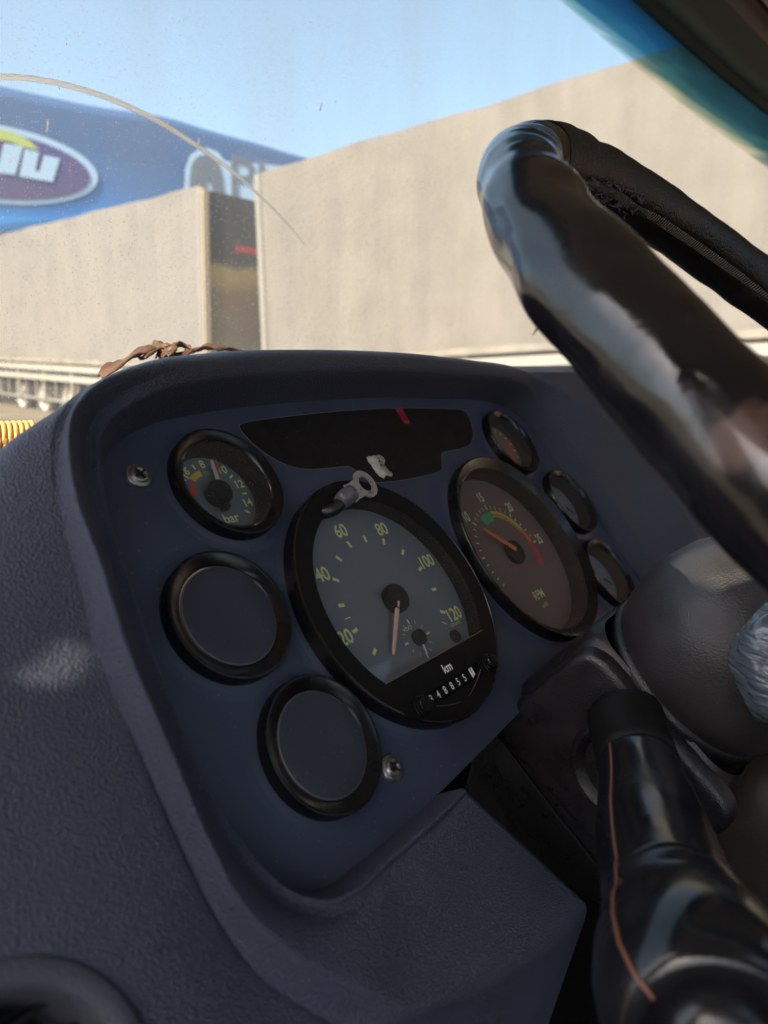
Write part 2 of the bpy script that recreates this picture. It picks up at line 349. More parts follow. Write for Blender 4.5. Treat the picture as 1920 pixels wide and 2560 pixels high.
def surf(ctrl, ns, nt_):
    a = [spline(r, nt_) for r in ctrl]
    cols = [spline([r[j] for r in a], ns) for j in range(len(a[0]))]
    return [[cols[j][i] for j in range(len(cols))] for i in range(len(cols[0]))]
def text2d(body, size, bold=0.0, shear=0.0, ext=0.0):
    cu = bpy.data.curves.new('t', 'FONT'); cu.body = body; cu.size = size; cu.align_x = 'CENTER'; cu.align_y = 'CENTER'
    cu.offset = bold; cu.shear = shear; cu.resolution_u = 6; cu.extrude = ext
    ob = bpy.data.objects.new('t', cu); col.objects.link(ob)
    me = ob.to_mesh(); vs = [v.co.copy() for v in me.vertices]; fs = [list(p.vertices) for p in me.polygons]
    ob.to_mesh_clear(); bpy.data.objects.remove(ob); bpy.data.curves.remove(cu)
    return vs, fs
def put_text(mb, body, size, m, fn, rot=0.0, bold=0.0, sx=1.0, shear=0.0):
    vs, fs = text2d(body, size, bold, shear); c, s = math.cos(rot), math.sin(rot)
    mb.add([fn(v.x * sx * c - v.y * s, v.x * sx * s + v.y * c) for v in vs], fs, m)

# ================================================================== STRUCTURE: ground
mb = MB()
GN = 60
rows = []
for i in range(GN + 1):
    r = []
    for j in range(GN + 1):
        x = -60 + 160 * (j / GN); y = -40 + 240 * (i / GN)
        h = 0.0
        if y > 9: h = 0.03 * (y - 9)
        if x < -3 and y > 9: h += 0.02 * (-3 - x)
        if y > 40: h += 0.08 * (y - 40)
        r.append(Vector((x, y, h)))
    rows.append(r)
mb.grid(rows, 'ground'); g = mb.build('ground'); tag(g, kind='structure')
mb = MB(); mb.grid([[Vector((x, y, -0.4)) for x in (-2500, 2500)] for y in (-2500, 2500)], 'ground')
tag(mb.build('terrain'), kind='structure')

# ================================================================== trailers
def hitplane(px, py, p0, n):
    r = ray(px, py); k = (p0 - CAM).dot(n) / r.dot(n); return CAM + r * k
def atY(px, py, Y):
    r = ray(px, py); return CAM + r * (Y / r.y)
HT = 2.85
def trailer(name, A, D, cm, label, curtain_len, width, guard_m, door=None, wheel_at=(9.2, 10.5), side=-1):
    """A bottom corner of the curtain, D direction along the side, seen side faces the camera"""
    D = D.normalized(); back = Vector((-D.y, D.x, 0)).normalized()
    if back.y < 0: back = -back
    Z = D.cross(back).normalized()
    if Z.z < 0: Z = -Z
    t = thing(name, A, label, 'trailer', 'curtain side trailers parked in the yard')
    L = curtain_len
    # curtain: gently waved skin with rounded end post
    mb = MB(); rows = []
    nx, nz = 90, 26
    rnd = random.Random(len(name) * 7 + int(L))
    ph = [rnd.uniform(0, 6.28) for _ in range(8)]
    for k in range(nz + 1):
        z = HT * k / nz; r = []
        for i in range(nx + 1):
            x = L * i / nx
            wv = 0.012 * math.sin(x * 5.1 + ph[0] + 0.6 * math.sin(z * 1.3)) + 0.008 * math.sin(x * 13 + ph[1] + z) + 0.015 * math.sin(x * 1.7 + ph[2]) * math.sin(z * 1.1 + ph[3])
            e = min(1, k / 2.0, (nz - k) / 2.0, i / 2.0, (nx - i) / 2.0)
            dz = 0.010 * math.sin(x * 1.9 + ph[4]) + 0.008 * math.sin(x * 4.3 + ph[5]) if k == nz else 0
            r.append(A + D * x + Z * (z + dz) + back * (-wv * e))
        rows.append(r)
    mb.grid(rows, cm)
    mb.build('curtain', t)
    # body behind the curtain: roof, far side, ends
    mb = MB()
    mb.box(A + back * 0.06 + D * 0.03, D * (L - 0.06), back * (width - 0.08), Z * (HT - 0.05), 'galv')
    mb.build('load_body', t, smooth=False)
    mb = MB()
    mb.box(A + D * -0.03 + back * -0.02 - Z * 0.10, D * (L + 0.06), back * 0.12, Z * 0.095, 'frame')
    mb.box(A + D * -0.03 + back * (width - 0.1) - Z * 0.10, D * (L + 0.06), back * 0.12, Z * 0.095, 'frame')
    for q in (0.55, 1.55):
        mb.box(A + D * 0.3 + back * q - Z * 0.40, D * (L - 0.6), back * 0.14, Z * 0.39, 'frame')
    mb.build('chassis', t, smooth=False)
    # corner posts
    for x0 in (-0.04, L - 0.06):
        mb = MB(); mb.box(A + D * x0 + back * -0.03 - Z * 0.004, D * 0.12, back * 0.14, Z * (HT - 0.02), 'galv'); mb.build('corner_post', t, smooth=False)
    # side guard: two pale boards on uprights, hanging drops beneath the floor
    mb = MB()
    for zz in (-0.28, -0.50):
        mb.box(A + D * 0.8 + back * 0.02 + Z * zz, D * (L - 1.6), back * 0.03, Z * 0.13, guard_m)
    x = 0.8
    while x < L - 0.8:
        mb.box(A + D * x + back * 0.055 - Z * 0.95, D * 0.09, back * 0.05, Z * 0.85, 'frame'); x += 1.45
    x = 1.2
    while x < L - 0.8:
        mb.box(A + D * x + back * 0.12 - Z * 0.92, D * 0.05, back * 0.05, Z * 0.45, 'frame'); x += 0.55
    mb.box(A + D * 0.8 + back * 0.1 - Z * 0.98, D * (L - 1.6), back * 0.05, Z * 0.06, 'galv')
    mb.build('side_guard', t, smooth=False)
    for xx in wheel_at:
        for bk in (0.15, width - 0.45):
            c = A + D * xx + back * bk - Z * 1.35 + Z * 0.42
            mb = MB(); fn = lambda a, b, h, c=c: c + D * a + Z * b + back * h
            mb.lathe([(0.30, 0.0), (0.40, -0.02), (0.47, 0.0), (0.50, 0.06), (0.50, 0.24), (0.46, 0.3), (0.1, 0.3)], 'tyre', fn, 28)
            wo_ = mb.build('wheel', t)
            mb = MB(); mb.lathe([(0.0, 0.02), (0.12, 0.01), (0.14, 0.06), (0.24, 0.08), (0.30, -0.005)], 'rimpaint', fn, 28); mb.build('wheel_rim', wo_)
    if door:
        door(t, A, D, back, Z, width)
    return t
# right trailer: near vertical edge at the left, running to the right and towards us
A1 = atY(663, 901, 11.9); B1 = atY(1540, 843, 8.35)
D1 = (B1 - A1).normalized()
trailer('curtainside_trailer', A1, D1, 'curtainR', 'big dirty beige curtain side trailer filling the right half behind the steering wheel', 13.4, 2.5, 'railwhite', wheel_at=(3.2, 4.5, 5.8))
# left trailer: rear end at x=510, running away to the left
A2 = atY(509, 912, 12.5); B2 = atY(0, 890, 18.6)
D2 = (B2 - A2).normalized()
M['door'] = zramp_mat('rear_door_print', [(0.0, (0.20, 0.19, 0.11)), (0.10, (0.16, 0.155, 0.10)), (0.19, (0.16, 0.12, 0.075)), (0.42, (0.20, 0.14, 0.085)), (0.50, (0.34, 0.25, 0.10)), (0.56, (0.34, 0.26, 0.11)), (0.60, (0.06, 0.065, 0.06)), (1.0, (0.055, 0.055, 0.06))], noise=0.05, nscale=1.8, z0=0.0, z1=HT)
def rear_door(t, A, D, back, Z, width):
    for k in range(2):
        mb = MB(); mb.box(A - D * 0.06 + back * (0.13 + k * (width - 0.2) / 2), D * 0.035, back * ((width - 0.2) / 2 - 0.02), Z * (HT - 0.06), 'door'); d = mb.build('rear_door', t, smooth=False)
        if k == 0:
            mb = MB()
            fn = lambda x, y: A - D * 0.075 + back * (0.95 - (-x)) + Z * (1.97 + y)
            put_text(mb, 'xmmxm', 0.2, 'red', fn, bold=0.006)
            mb.build('red_lettering', d, smooth=False)
    mb = MB(); mb.box(A - D * 0.10 + back * -0.02 - Z * 0.02, D * 0.05, back * 0.11, Z * (HT - 0.03), 'trimbeige'); mb.build('door_post', t, smooth=False)
def rear_door2(*a):
    rear_door(*a)
trailer('curtainside_trailer', A2, D2, 'curtainL', 'grey curtain side trailer with streaked side and printed dark rear doors, at the left', 10.5, 2.5, 'railwhite', door=rear_door2, wheel_at=(5.6, 6.9, 8.2))

# ================================================================== blue signboard building far behind
SA = Vector((-9.8, 20, 0)); SB = Vector((-2.56, 25.9, 0)); SD = (SB - SA).normalized(); SN = Vector((SD.y, -SD.x, 0))
if SN.y > 0: SN = -SN
def onsign(px, py, off=0.0): return hitplane(px, py, SA + SN * off, SN)
t = thing('supermarket_building', Vector((-6, 24, 0.6)), 'large building with a long blue printed fascia behind the left trailer', 'building')
top = [(-700, 60), (-300, 150), (0, 215), (125, 243), (250, 268), (376, 286), (440, 300), (520, 325), (640, 358), (770, 396), (1000, 455), (1300, 530)]
bot = [(-700, 640), (-300, 610), (0, 582), (125, 572), (250, 563), (376, 553), (440, 548), (520, 540), (640, 522), (770, 515), (1000, 560), (1300, 620)]
M['fascia'] = zramp_mat('fascia_print', [(0.0, (0.22, 0.36, 0.52)), (0.12, (0.16, 0.33, 0.56)), (0.30, (0.03, 0.30, 0.74)), (0.5, (0.035, 0.24, 0.62)), (0.72, (0.055, 0.16, 0.36)), (1.0, (0.05, 0.12, 0.26))], noise=0.07, nscale=0.5, z0=3.1, z1=6.9)
mb = MB()
tp = spline([onsign(*p) for p in top], 4); bt = spline([onsign(*p) for p in bot], 4)
rows = []
for k in range(13): rows.append([b.lerp(a, k / 12) + SN * 0.05 * math.sin(k / 12 * math.pi) for a, b in zip(tp, bt)])
mb.grid(rows, 'fascia'); mb.grid([[a - SN * 0.5 for a in tp], tp], 'fascia'); mb.grid([bt, [a - SN * 0.5 for a in bt]], 'building')
f = mb.build('fascia', t)
mb = MB()
def ell(cx, cy, rx, ry, off, m, n=60, rot=0.0):
    pts = []
    for k in range(n):
        a = 2 * math.pi * k / n; x, y = rx * math.cos(a), ry * math.sin(a)
        pts.append(onsign(cx + x * math.cos(rot) - y * math.sin(rot), cy + x * math.sin(rot) + y * math.cos(rot), off))
    mb.poly(pts, m)
M['signlight'] = mat('sign_pale_blue', (0.36, 0.52, 0.68), 0.6); M['signpurple'] = zramp_mat('sign_purple', [(0, (0.09, 0.05, 0.09)), (0.5, (0.075, 0.065, 0.17)), (1, (0.06, 0.065, 0.22))], z0=4, z1=7)
M['signlime'] = mat('sign_lime', (0.40, 0.48, 0.14), 0.6); M['signgrey'] = mat('sign_grey', (0.13, 0.16, 0.20), 0.6, var=0.15, vscale=2)
rot = R(9)
ell(-40, 405, 288, 98, 0.10, 'signlight', rot=rot); mb.build('logo_border', f, smooth=False)
mb = MB(); ell(-42, 406, 270, 84, 0.13, 'signpurple', rot=rot); mb.build('logo_oval', f, smooth=False)
mb = MB(); mb.poly([onsign(*p, 0.16) for p in [(-60, 318), (0, 322), (40, 334), (75, 352), (98, 375), (60, 368), (20, 352), (-60, 345)]], 'signlime'); mb.build('logo_swoosh', f, smooth=False)
mb = MB()
for q in ([(-55, 350), (-18, 354), (-35, 432), (-75, 428)], [(10, 357), (58, 366), (38, 437), (-8, 432)],
          [(62, 372), (98, 380), (88, 427), (98, 429), (110, 388), (150, 396), (132, 455), (48, 441)]):
    mb.poly([onsign(*p, 0.16) for p in q], 'signlight')
mb.build('logo_letters', f, smooth=False)
# second sign: pale field with a dark arch emblem and dark letters
mb = MB()
arch = [(460, 545), (460, 470), (463, 420), (475, 388), (500, 371), (520, 370), (545, 380), (562, 402), (660, 410), (760, 422), (1000, 450), (1000, 560), (720, 560), (640, 540)]
mb.poly([onsign(*p, 0.10) for p in arch], 'signlight'); mb.build('sign_field', f, smooth=False)
mb = MB()
mb.poly([onsign(*p, 0.14) for p in [(474, 530), (474, 460), (478, 415), (492, 392), (512, 386), (532, 392), (548, 410), (556, 440), (562, 500), (562, 540), (534, 540), (531, 470), (524, 446), (516, 448), (517, 540)]], 'signgrey')
mb.build('emblem', f, smooth=False)
mb = MB()
ex = (onsign(640, 470, 0.14) - onsign(600, 460, 0.14)); ex = SD.copy(); c0 = onsign(622, 457, 0.14)
put_text(mb, 'PI', 1.9, 'signgrey', lambda x, y: c0 + SD * x + UP * y, bold=0.01)
mb.build('sign_letters', f, smooth=False)
mb = MB()
o = onsign(-700, 640); e = onsign(1300, 620)
mb.box(Vector((o.x, o.y, -0.4)) - SN * 0.25, Vector((e.x - o.x, e.y - o.y, 0)), -SN * 9, Vector((0, 0, 4.2)), 'building')
mb.box(Vector((o.x, o.y, 3.81)) - SN * 0.55, Vector((e.x - o.x, e.y - o.y, 0)), -SN * 8.4, Vector((0, 0, 1.8)), 'building')
mb.build('wall', t, smooth=False)

# ================================================================== bus body (the cab we sit in)
cabin = thing('bus_cab', bus(0.2, 0.8, -0.8), 'cab of the bus round the dashboard, with windscreen, roof lining and header trim', 'vehicle body')
def wf(l): return 0.62 - 0.07 * l * l
def hL(l): return 0.735 - 0.125 * l + (-0.0)*(l - 1.2) ** 2          # lower edge of the tinted band
def hT(l): return 0.818 - 0.112 * l                                 # top of the glass
def glass(l, h, inn=0.0): return bus(wf(l) - 0.18 * (h - 0.4) * 0 - inn, l, h)
ls = [-0.42 + 2.75 * i / 40 for i in range(41)]
mb = MB()
mb.grid([[glass(l, -0.30 + (hL(l) + 0.30) * k / 12) for l in ls] for k in range(13)], 'windshield')
ws = mb.build('windscreen', cabin)
def band_mat():
    m = bpy.data.materials.new('tinted_band_glass'); m.use_nodes = True; t = m.node_tree; t.nodes.clear()
    out = t.nodes.new('ShaderNodeOutputMaterial'); uv = t.nodes.new('ShaderNodeUVMap'); s = t.nodes.new('ShaderNodeSeparateXYZ')
    t.links.new(uv.outputs[0], s.inputs[0])
    tc = t.nodes.new('ShaderNodeTexCoord'); n = t.nodes.new('ShaderNodeTexNoise'); n.inputs['Scale'].default_value = 7; n.inputs['Detail'].default_value = 2; n.inputs['Distortion'].default_value = 1.5
    mp = t.nodes.new('ShaderNodeMapping'); mp.inputs['Scale'].default_value = (0.35, 0.35, 3.0)
    t.links.new(tc.outputs['Object'], mp.inputs[0]); t.links.new(mp.outputs[0], n.inputs['Vector'])
    ma = t.nodes.new('ShaderNodeMath'); ma.operation = 'MULTIPLY_ADD'; ma.inputs[1].default_value = 0.5; ma.inputs[2].default_value = -0.25; t.links.new(n.outputs[0], ma.inputs[0])
    ad = t.nodes.new('ShaderNodeMath'); ad.operation = 'ADD'; t.links.new(s.outputs['Y'], ad.inputs[0]); t.links.new(ma.outputs[0], ad.inputs[1])
    r = t.nodes.new('ShaderNodeValToRGB'); e = r.color_ramp.elements
    e[0].position = 0.0; e[0].color = (0.72, 0.74, 0.66, 1); e[1].position = 1.0; e[1].color = (0.012, 0.04, 0.06, 1)
    x = e.new(0.13); x.color = (0.30, 0.45, 0.42, 1)
    x = e.new(0.29); x.color = (0.05, 0.18, 0.24, 1)
    x = e.new(0.58); x.color = (0.018, 0.085, 0.15, 1)
    t.links.new(ad.outputs[0], r.inputs[0])
    tr = t.nodes.new('ShaderNodeBsdfTransparent'); t.links.new(r.outputs[0], tr.inputs[0])
    gl = t.nodes.new('ShaderNodeBsdfGlossy'); gl.inputs['Roughness'].default_value = 0.08
    mx = t.nodes.new('ShaderNodeMixShader'); mx.inputs[0].default_value = 0.10
    t.links.new(tr.outputs[0], mx.inputs[1]); t.links.new(gl.outputs[0], mx.inputs[2]); t.links.new(mx.outputs[0], out.inputs[0])
    return m
M['band'] = band_mat()
mb = MB(); rows = [[glass(l, hL(l) + (hT(l) - hL(l)) * k / 8) for l in ls] for k in range(9)]
mb.grid(rows, 'band'); bo = mb.build('tinted_band', cabin, fix=False)
uvl = bo.data.uv_layers.new(name='UVMap')
for lp in bo.data.loops:
    v = bo.data.vertices[lp.vertex_index].co + WLOC['bus_cab'] - CAM
    l = v.dot(LAT); uvl.data[lp.index].uv = (l, (v.z - hL(l)) / (hT(l) - hL(l)))
# header cover, brown trim strip, pale bead, lining
def hdr(name, prof, m, n=40, l0=-0.42, l1=2.33, cast=None):
    mb = MB(); rows = []
    for q, dh in spline([Vector((a, b)) for a, b in prof], 5):
        rows.append([glass(l0 + (l1 - l0) * i / n, hT(l0 + (l1 - l0) * i / n) + dh, q) for i in range(n + 1)])
    mb.grid(rows, m); return mb.build(name, cabin)
hdr('header_cover', [(-0.03, 0.03), (0.0, -0.004), (0.02, -0.016), (0.035, -0.008), (0.05, -0.02), (0.075, -0.024), (0.10, -0.012), (0.125, -0.004)], 'trimdark')
hdr('trim_strip', [(0.12, 0.01), (0.126, -0.014), (0.14, -0.018), (0.158, -0.012), (0.162, 0.01)], 'trimbrown')
hdr('pale_bead', [(0.161, 0.012), (0.165, -0.004), (0.172, -0.006), (0.178, 0.012)], 'trimbeige')
hdr('roof_lining', [(0.177, 0.014), (0.20, 0.012), (0.4, 0.03), (0.8, 0.06)], 'lining')
# rear part of the lining and the outer skin, both open at a gap added to let skylight in
def in_skygap(f, l): return -1.5 < f < -0.75 and 0.0 < l < 2.1
def sheet(name, fl, m, fs_, ls_):
    mb = MB(); vs = [fl(f, l) for f in fs_ for l in ls_]; n = len(ls_); fc = []
    for i in range(len(fs_) - 1):
        for j in range(n - 1):
            if in_skygap((fs_[i] + fs_[i + 1]) / 2, (ls_[j] + ls_[j + 1]) / 2): continue
            fc.append([i * n + j, i * n + j + 1, (i + 1) * n + j + 1, (i + 1) * n + j])
    mb.add(vs, fc, m); return mb.build(name, cabin)
fs_ = [0.45, 0.0, -0.3, -0.75, -1.0, -1.5, -1.8, -2.4]; ls_ = [-0.50, -0.2, 0.0, 0.6, 1.0, 1.4, 1.75, 2.1, 2.42]
sheet('roof', lambda f, l: bus(f, l, 0.92), 'cabgrey', fs_, ls_)
sheet('rear_lining', lambda f, l: bus(f if f < -0.05 else wf(l) - 0.79, l, hT(max(-0.42, min(2.33, l))) + 0.06), 'lining', [0.0] + fs_[2:], ls_)
# left wall on the sun's side: a window, plus added slots shaping sun patches
def col2bus(p): d = p - CAM; return d.dot(FWD), d.dot(LAT), d.z
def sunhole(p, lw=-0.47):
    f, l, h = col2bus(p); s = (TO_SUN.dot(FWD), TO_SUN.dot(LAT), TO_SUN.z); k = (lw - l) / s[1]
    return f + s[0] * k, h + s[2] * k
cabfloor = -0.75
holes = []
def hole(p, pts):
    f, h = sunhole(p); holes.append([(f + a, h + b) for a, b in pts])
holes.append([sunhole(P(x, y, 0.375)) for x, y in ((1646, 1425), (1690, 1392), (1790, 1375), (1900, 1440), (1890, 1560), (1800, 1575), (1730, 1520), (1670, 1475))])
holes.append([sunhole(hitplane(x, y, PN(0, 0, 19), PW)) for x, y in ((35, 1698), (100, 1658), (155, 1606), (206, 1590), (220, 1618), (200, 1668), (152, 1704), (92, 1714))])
outer = [(-2.3, cabfloor), (0.30, cabfloor), (0.30, 0.90), (-2.3, 0.90)]
holes.append([(-1.0, -0.10), (0.04, -0.10), (0.07, 0.35), (-1.0, 0.35)])
mb = MB()
mb.poly([bus(f, -0.47, h) for f, h in outer], 'cabgrey', [[bus(f, -0.47, h) for f, h in hh] for hh in holes])
mb.poly([bus(f, -0.472, h) for f, h in outer], 'cabgrey', [[bus(f, -0.472, h) for f, h in hh] for hh in holes])
mb.build('side_wall', cabin, smooth=False, fix=False)
mb = MB()
mb.box(bus(-2.35, -0.45, cabfloor), FWD * 3.0, LAT * 2.8, UP * 0.03, 'carpet'); mb.build('floor', cabin, smooth=False)
mb = MB(); mb.box(bus(0.60, -0.45, cabfloor), FWD * 0.04, LAT * 2.8, UP * 0.45, 'carpet'); mb.build('front_panel', cabin, smooth=False)
# rear bulkhead and right side with their window openings
mb = MB()
rear = [(-0.46, cabfloor), (2.36, cabfloor), (2.36, 0.86), (-0.46, 0.86)]
rh = [[(-0.35, -0.10), (2.28, -0.10), (2.28, 0.84), (-0.35, 0.84)]]
mb.poly([bus(-1.7, l, h) for l, h in rear], 'cabbrown', [[bus(-1.7, l, h) for l, h in q] for q in rh]); mb.build('rear_bulkhead', cabin, smooth=False, fix=False)
mb = MB()
side = [(-2.3, cabfloor), (0.1, cabfloor), (0.1, 0.89), (-2.3, 0.89)]
rh = [[(-1.0, -0.30), (0.02, -0.30), (0.02, 0.16), (-1.0, 0.16)]]
mb.poly([bus(f, 2.36, h) for f, h in side], 'cabbrown', [[bus(f, 2.36, h) for f, h in q] for q in rh]); mb.build('door_side', cabin, smooth=False, fix=False)
# pale curved line, set in the glass from upper left to mid right
def wshit(px, py):
    r = ray(px, py); f, l, h = r.dot(FWD), r.dot(LAT), r.z
    a = 0.07 * l * l; k = (-f + math.sqrt(f * f + 4 * a * 0.62)) / (2 * a); return CAM + r * (k * 0.996)
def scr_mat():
    m = bpy.data.materials.new('pale_translucent'); m.use_nodes = True; t = m.node_tree; t.nodes.clear(); o = t.nodes.new('ShaderNodeOutputMaterial')
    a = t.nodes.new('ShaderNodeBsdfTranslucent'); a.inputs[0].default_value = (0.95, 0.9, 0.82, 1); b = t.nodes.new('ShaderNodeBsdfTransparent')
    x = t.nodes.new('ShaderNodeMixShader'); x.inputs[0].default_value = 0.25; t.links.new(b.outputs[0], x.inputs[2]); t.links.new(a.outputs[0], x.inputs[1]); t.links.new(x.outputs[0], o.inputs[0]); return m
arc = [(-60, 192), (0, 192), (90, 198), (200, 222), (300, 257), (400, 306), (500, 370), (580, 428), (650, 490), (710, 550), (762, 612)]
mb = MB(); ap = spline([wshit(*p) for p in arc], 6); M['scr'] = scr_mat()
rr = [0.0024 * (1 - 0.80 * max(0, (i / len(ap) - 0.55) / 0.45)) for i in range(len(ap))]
mb.tube(ap, rr, 'scr' if 'scr' in M else M.setdefault('scr', mat('pale_translucent', (0.62, 0.58, 0.52), 0.5)), 6)
mb.build('curved_line', ws)
mb = MB()
for a, b in (((420, 305), (415, 330)), ((497, 345), (494, 366)), ((805, 258), (800, 276)), ((120, 300), (116, 330))):
    mb.tube([wshit(*a), wshit(*b)], 0.0009, 'scr', 5)
for i in range(26):
    x, y = random.uniform(0, 1150), random.uniform(10, 860); q = wshit(x, y); d = Vector((random.uniform(-1, 1), random.uniform(-1, 1), random.uniform(-1, 1))) * 0.0006
    mb.tube([q - d, q + d], random.uniform(0.0003, 0.0008), 'scr', 5)
tag(mb.build('dirt_flecks', ws), kind='stuff')

# ================================================================== dashboard shell
dash = thing('dashboard', PN(-150, -200, -100), 'blue grey grained dashboard moulding framing the instrument panel', 'dashboard')
ST = [  # edge u,v | crest u,v,w
 ((232, -75), (292, -75, 38)), ((229, -54), (292, -54, 39)), ((223, -6), (295, -4, 40)), ((218, 48), (279, 53, 40)), ((211, 80), (253, 83, 39)),
 ((204, 112), (224, 117, 36)), ((190, 126), (204, 136, 32)), ((160, 133), (170, 148, 29)), ((104, 136), (107, 151, 28)), ((40, 139), (40, 153, 28)),
 ((-30, 139), (-32, 154, 28)), ((-104, 136), (-109, 151, 28)), ((-145, 132), (-154, 147, 28)), ((-170, 128), (-185, 140, 28)), ((-192, 119), (-212, 130, 28)),
 ((-204, 108), (-230, 116, 28)), ((-209, 95), (-240, 100, 28)), ((-214, 77), (-248, 76, 28)), ((-218, 49), (-252, 50, 28)), ((-222, 18), (-257, 18, 28)),
 ((-225, -22), (-258, -16, 28)), ((-223, -45), (-258, -38, 27)), ((-218, -67), (-256, -62, 25)), ((-208, -79), (-250, -83, 22)), ((-196, -84), (-240, -100, 20)),
 ((-180, -85), (-226, -117, 18)), ((-155, -85), (-199, -130, 16)), ((-135, -85), (-160, -144, 15)), ((-126, -84.5), (-118, -156, 15)), ((-119, -84), (-85, -161, 13))]
FL = {15: [(-238, 120, 16), (-250, 113, 12), (-272, 100, -30), (-296, 80, -100)],
      16: [(-246, 105, 17), (-262, 97, 14), (-292, 82, -15), (-330, 53, -80)],
      17: [(-254, 80, 18), (-274, 72, 16), (-315, 58, 4), (-352, 38, -50)],
      18: [(-258, 51, 18), (-280, 48, 18), (-322, 36, 14), (-365, 22, -10)],
      19: [(-263, 19, 18), (-285, 18, 19), (-328, 10, 17), (-372, 0, 2)],
      20: [(-264, -16, 18), (-286, -16, 20), (-330, -18, 18), (-375, -20, 5)],
      21: [(-264, -39, 17), (-286, -42, 20), (-330, -52, 18), (-375, -60, 5)],
      22: [(-262, -65, 16), (-282, -74, 19), (-325, -92, 17), (-370, -105, 5)],
      23: [(-255, -88, 14), (-272, -102, 17), (-315, -135, 15), (-360, -160, 0)],
      24: [(-244, -105, 12), (-256, -122, 14), (-290, -170, 8), (-330, -220, -15)],
      25: [(-229, -122, 10), (-237, -138, 4), (-255, -185, -12), (-280, -240, -40)],
      26: [(-200, -132, 14), (-201, -136, 8), (-206, -160, -22), (-216, -195, -60), (-230, -240, -110)],
      27: [(-161, -147.5, 13), (-162, -153, 7), (-166, -180, -22), (-174, -217, -60), (-179, -262, -110)],
      28: [(-119, -159.5, 13), (-119.5, -165, 7), (-126, -189, -22), (-140, -225, -60), (-150, -270, -110)],
      29: [(-84, -165, 10.5), (-84, -170, 5), (-93, -194, -22), (-112, -230, -60), (-132, -275, -110)]}
ctrl = []
for i, (e, c) in enumerate(ST):
    e = Vector(e); cu = Vector(c[:2]); cw = c[2]
    a = Vector(ST[max(0, i - 1)][0]); b = Vector(ST[min(len(ST) - 1, i + 1)][0]); tg = (b - a).normalized(); no = Vector((tg.y, -tg.x))
    if no.dot(cu - e) < 0: no = -no
    lipo = 8 if i < 22 else max(2, 8 - (i - 21) * 1.6); lw = 13
    row = [(e - no * 0.5, -9), (e, -3), (e + no * (lipo * 0.5), 5), (e + no * (lipo * 0.93), lw - 2.2), (e + no * (lipo + 1.2), lw), (e + no * (lipo + 3.5), lw - 1.2)]
    l2 = e + no * (lipo + 6)
    row += [(l2, lw - 0.3), (l2.lerp(cu, 0.5), lw + (cw - lw) * 0.52), (l2.lerp(cu, 0.80), lw + (cw - lw) * 0.86), (cu - (cu - l2) * 0.07, cw), (cu, cw)]
    if 15 <= i <= 25:
        q = PN(cu.x, cu.y, cw) - CAM; vd = 10.0 * min(1, (i - 14) / 6.0); k = (PO + PW * 0.001 * (cw - vd) - CAM).dot(PW) / q.dot(PW); vp = CAM + q * k - PO
        val = Vector((vp.dot(PU) * 1000, vp.dot(PV) * 1000)); sh = min(1, (i - 13.5) / 5) * (8 if i < 23 else 11); inw = (l2 - cu).normalized(); cn = cu + inw * sh
        row[-4:] = [(l2, lw - 0.3), (l2.lerp(cn, 0.4), lw + (cw - lw) * 0.5), (l2.lerp(cn, 0.78), lw + (cw - lw) * 0.9), (cn, cw + 0.5)]
        f0 = FL[i][0]; FL[i] = [(val.x - 0.3, val.y, cw - vd - 0.5)] + [(val.x - 5, val.y - (0.6 if i < 21 else 2.5), min(cw - 9.5, 18) if i > 18 else cw - vd - 1.5)] + FL[i][1:]
        row = row + [((vp2 := cn.lerp(val, 0.35)), cw - 2.5)]
    else: row = row + [(row[-1][0], row[-1][1])] if False else row[:-1] + [(row[-2][0].lerp(row[-1][0], 0.5), cw)] + [row[-1]]
    if i in FL: row += [(Vector((u, v)), ww) for u, v, ww in FL[i]]
    else:
        od = (cu - l2).normalized()
        row += [(cu + od * 2.5, cw - 3), (cu + od * 4, cw - 7), (cu + od * 8, cw - 40), (cu + od * 14, cw - 90), (cu + od * 60, cw - 130)]
    tb = {5: 0.35, 6: 0.8, 13: 0.85, 14: 0.45, 15: 0.12}.get(i, 1.0 if 7 <= i <= 12 else 0.0)
    if tb:
        pr_ = [(-0.5, -9), (0, -3), (0.4, 6), (0.8, 16), (1.5, 22.5), (3.2, 25.5), (6, 27.6), (9, 28.6), (12, 28), (14.5, 26), (16.5, 23.3), (18, 20), (19.3, 15.5), (20.6, 8), (23.5, -30), (27, -90), (60, -130)]
        row = [(p.lerp(e + no * a_, tb), ww + (b_ - ww) * tb) for (p, ww), (a_, b_) in zip(row, pr_)]
    ctrl.append([Vector((p.x, p.y, ww)) for p, ww in row])
gridc = surf(ctrl, 6, 6)
# vent opening cut from the flank
VC = Vector((-322, -77)); vw = 18
mb = MB()
nr, nc = len(gridc), len(gridc[0]); vs = [PN(*p) for r in gridc for p in r]; fs = []
for i in range(nr - 1):
    for j in range(nc - 1):
        q = (gridc[i][j] + gridc[i + 1][j + 1]) / 2
        if (Vector((q.x, q.y)) - VC).length < 33: continue
        fs.append([i * nc + j, i * nc + j + 1, (i + 1) * nc + j + 1, (i + 1) * nc + j])
mb.add(vs, fs, 'dash')
shell = mb.build('binnacle_surround', dash)
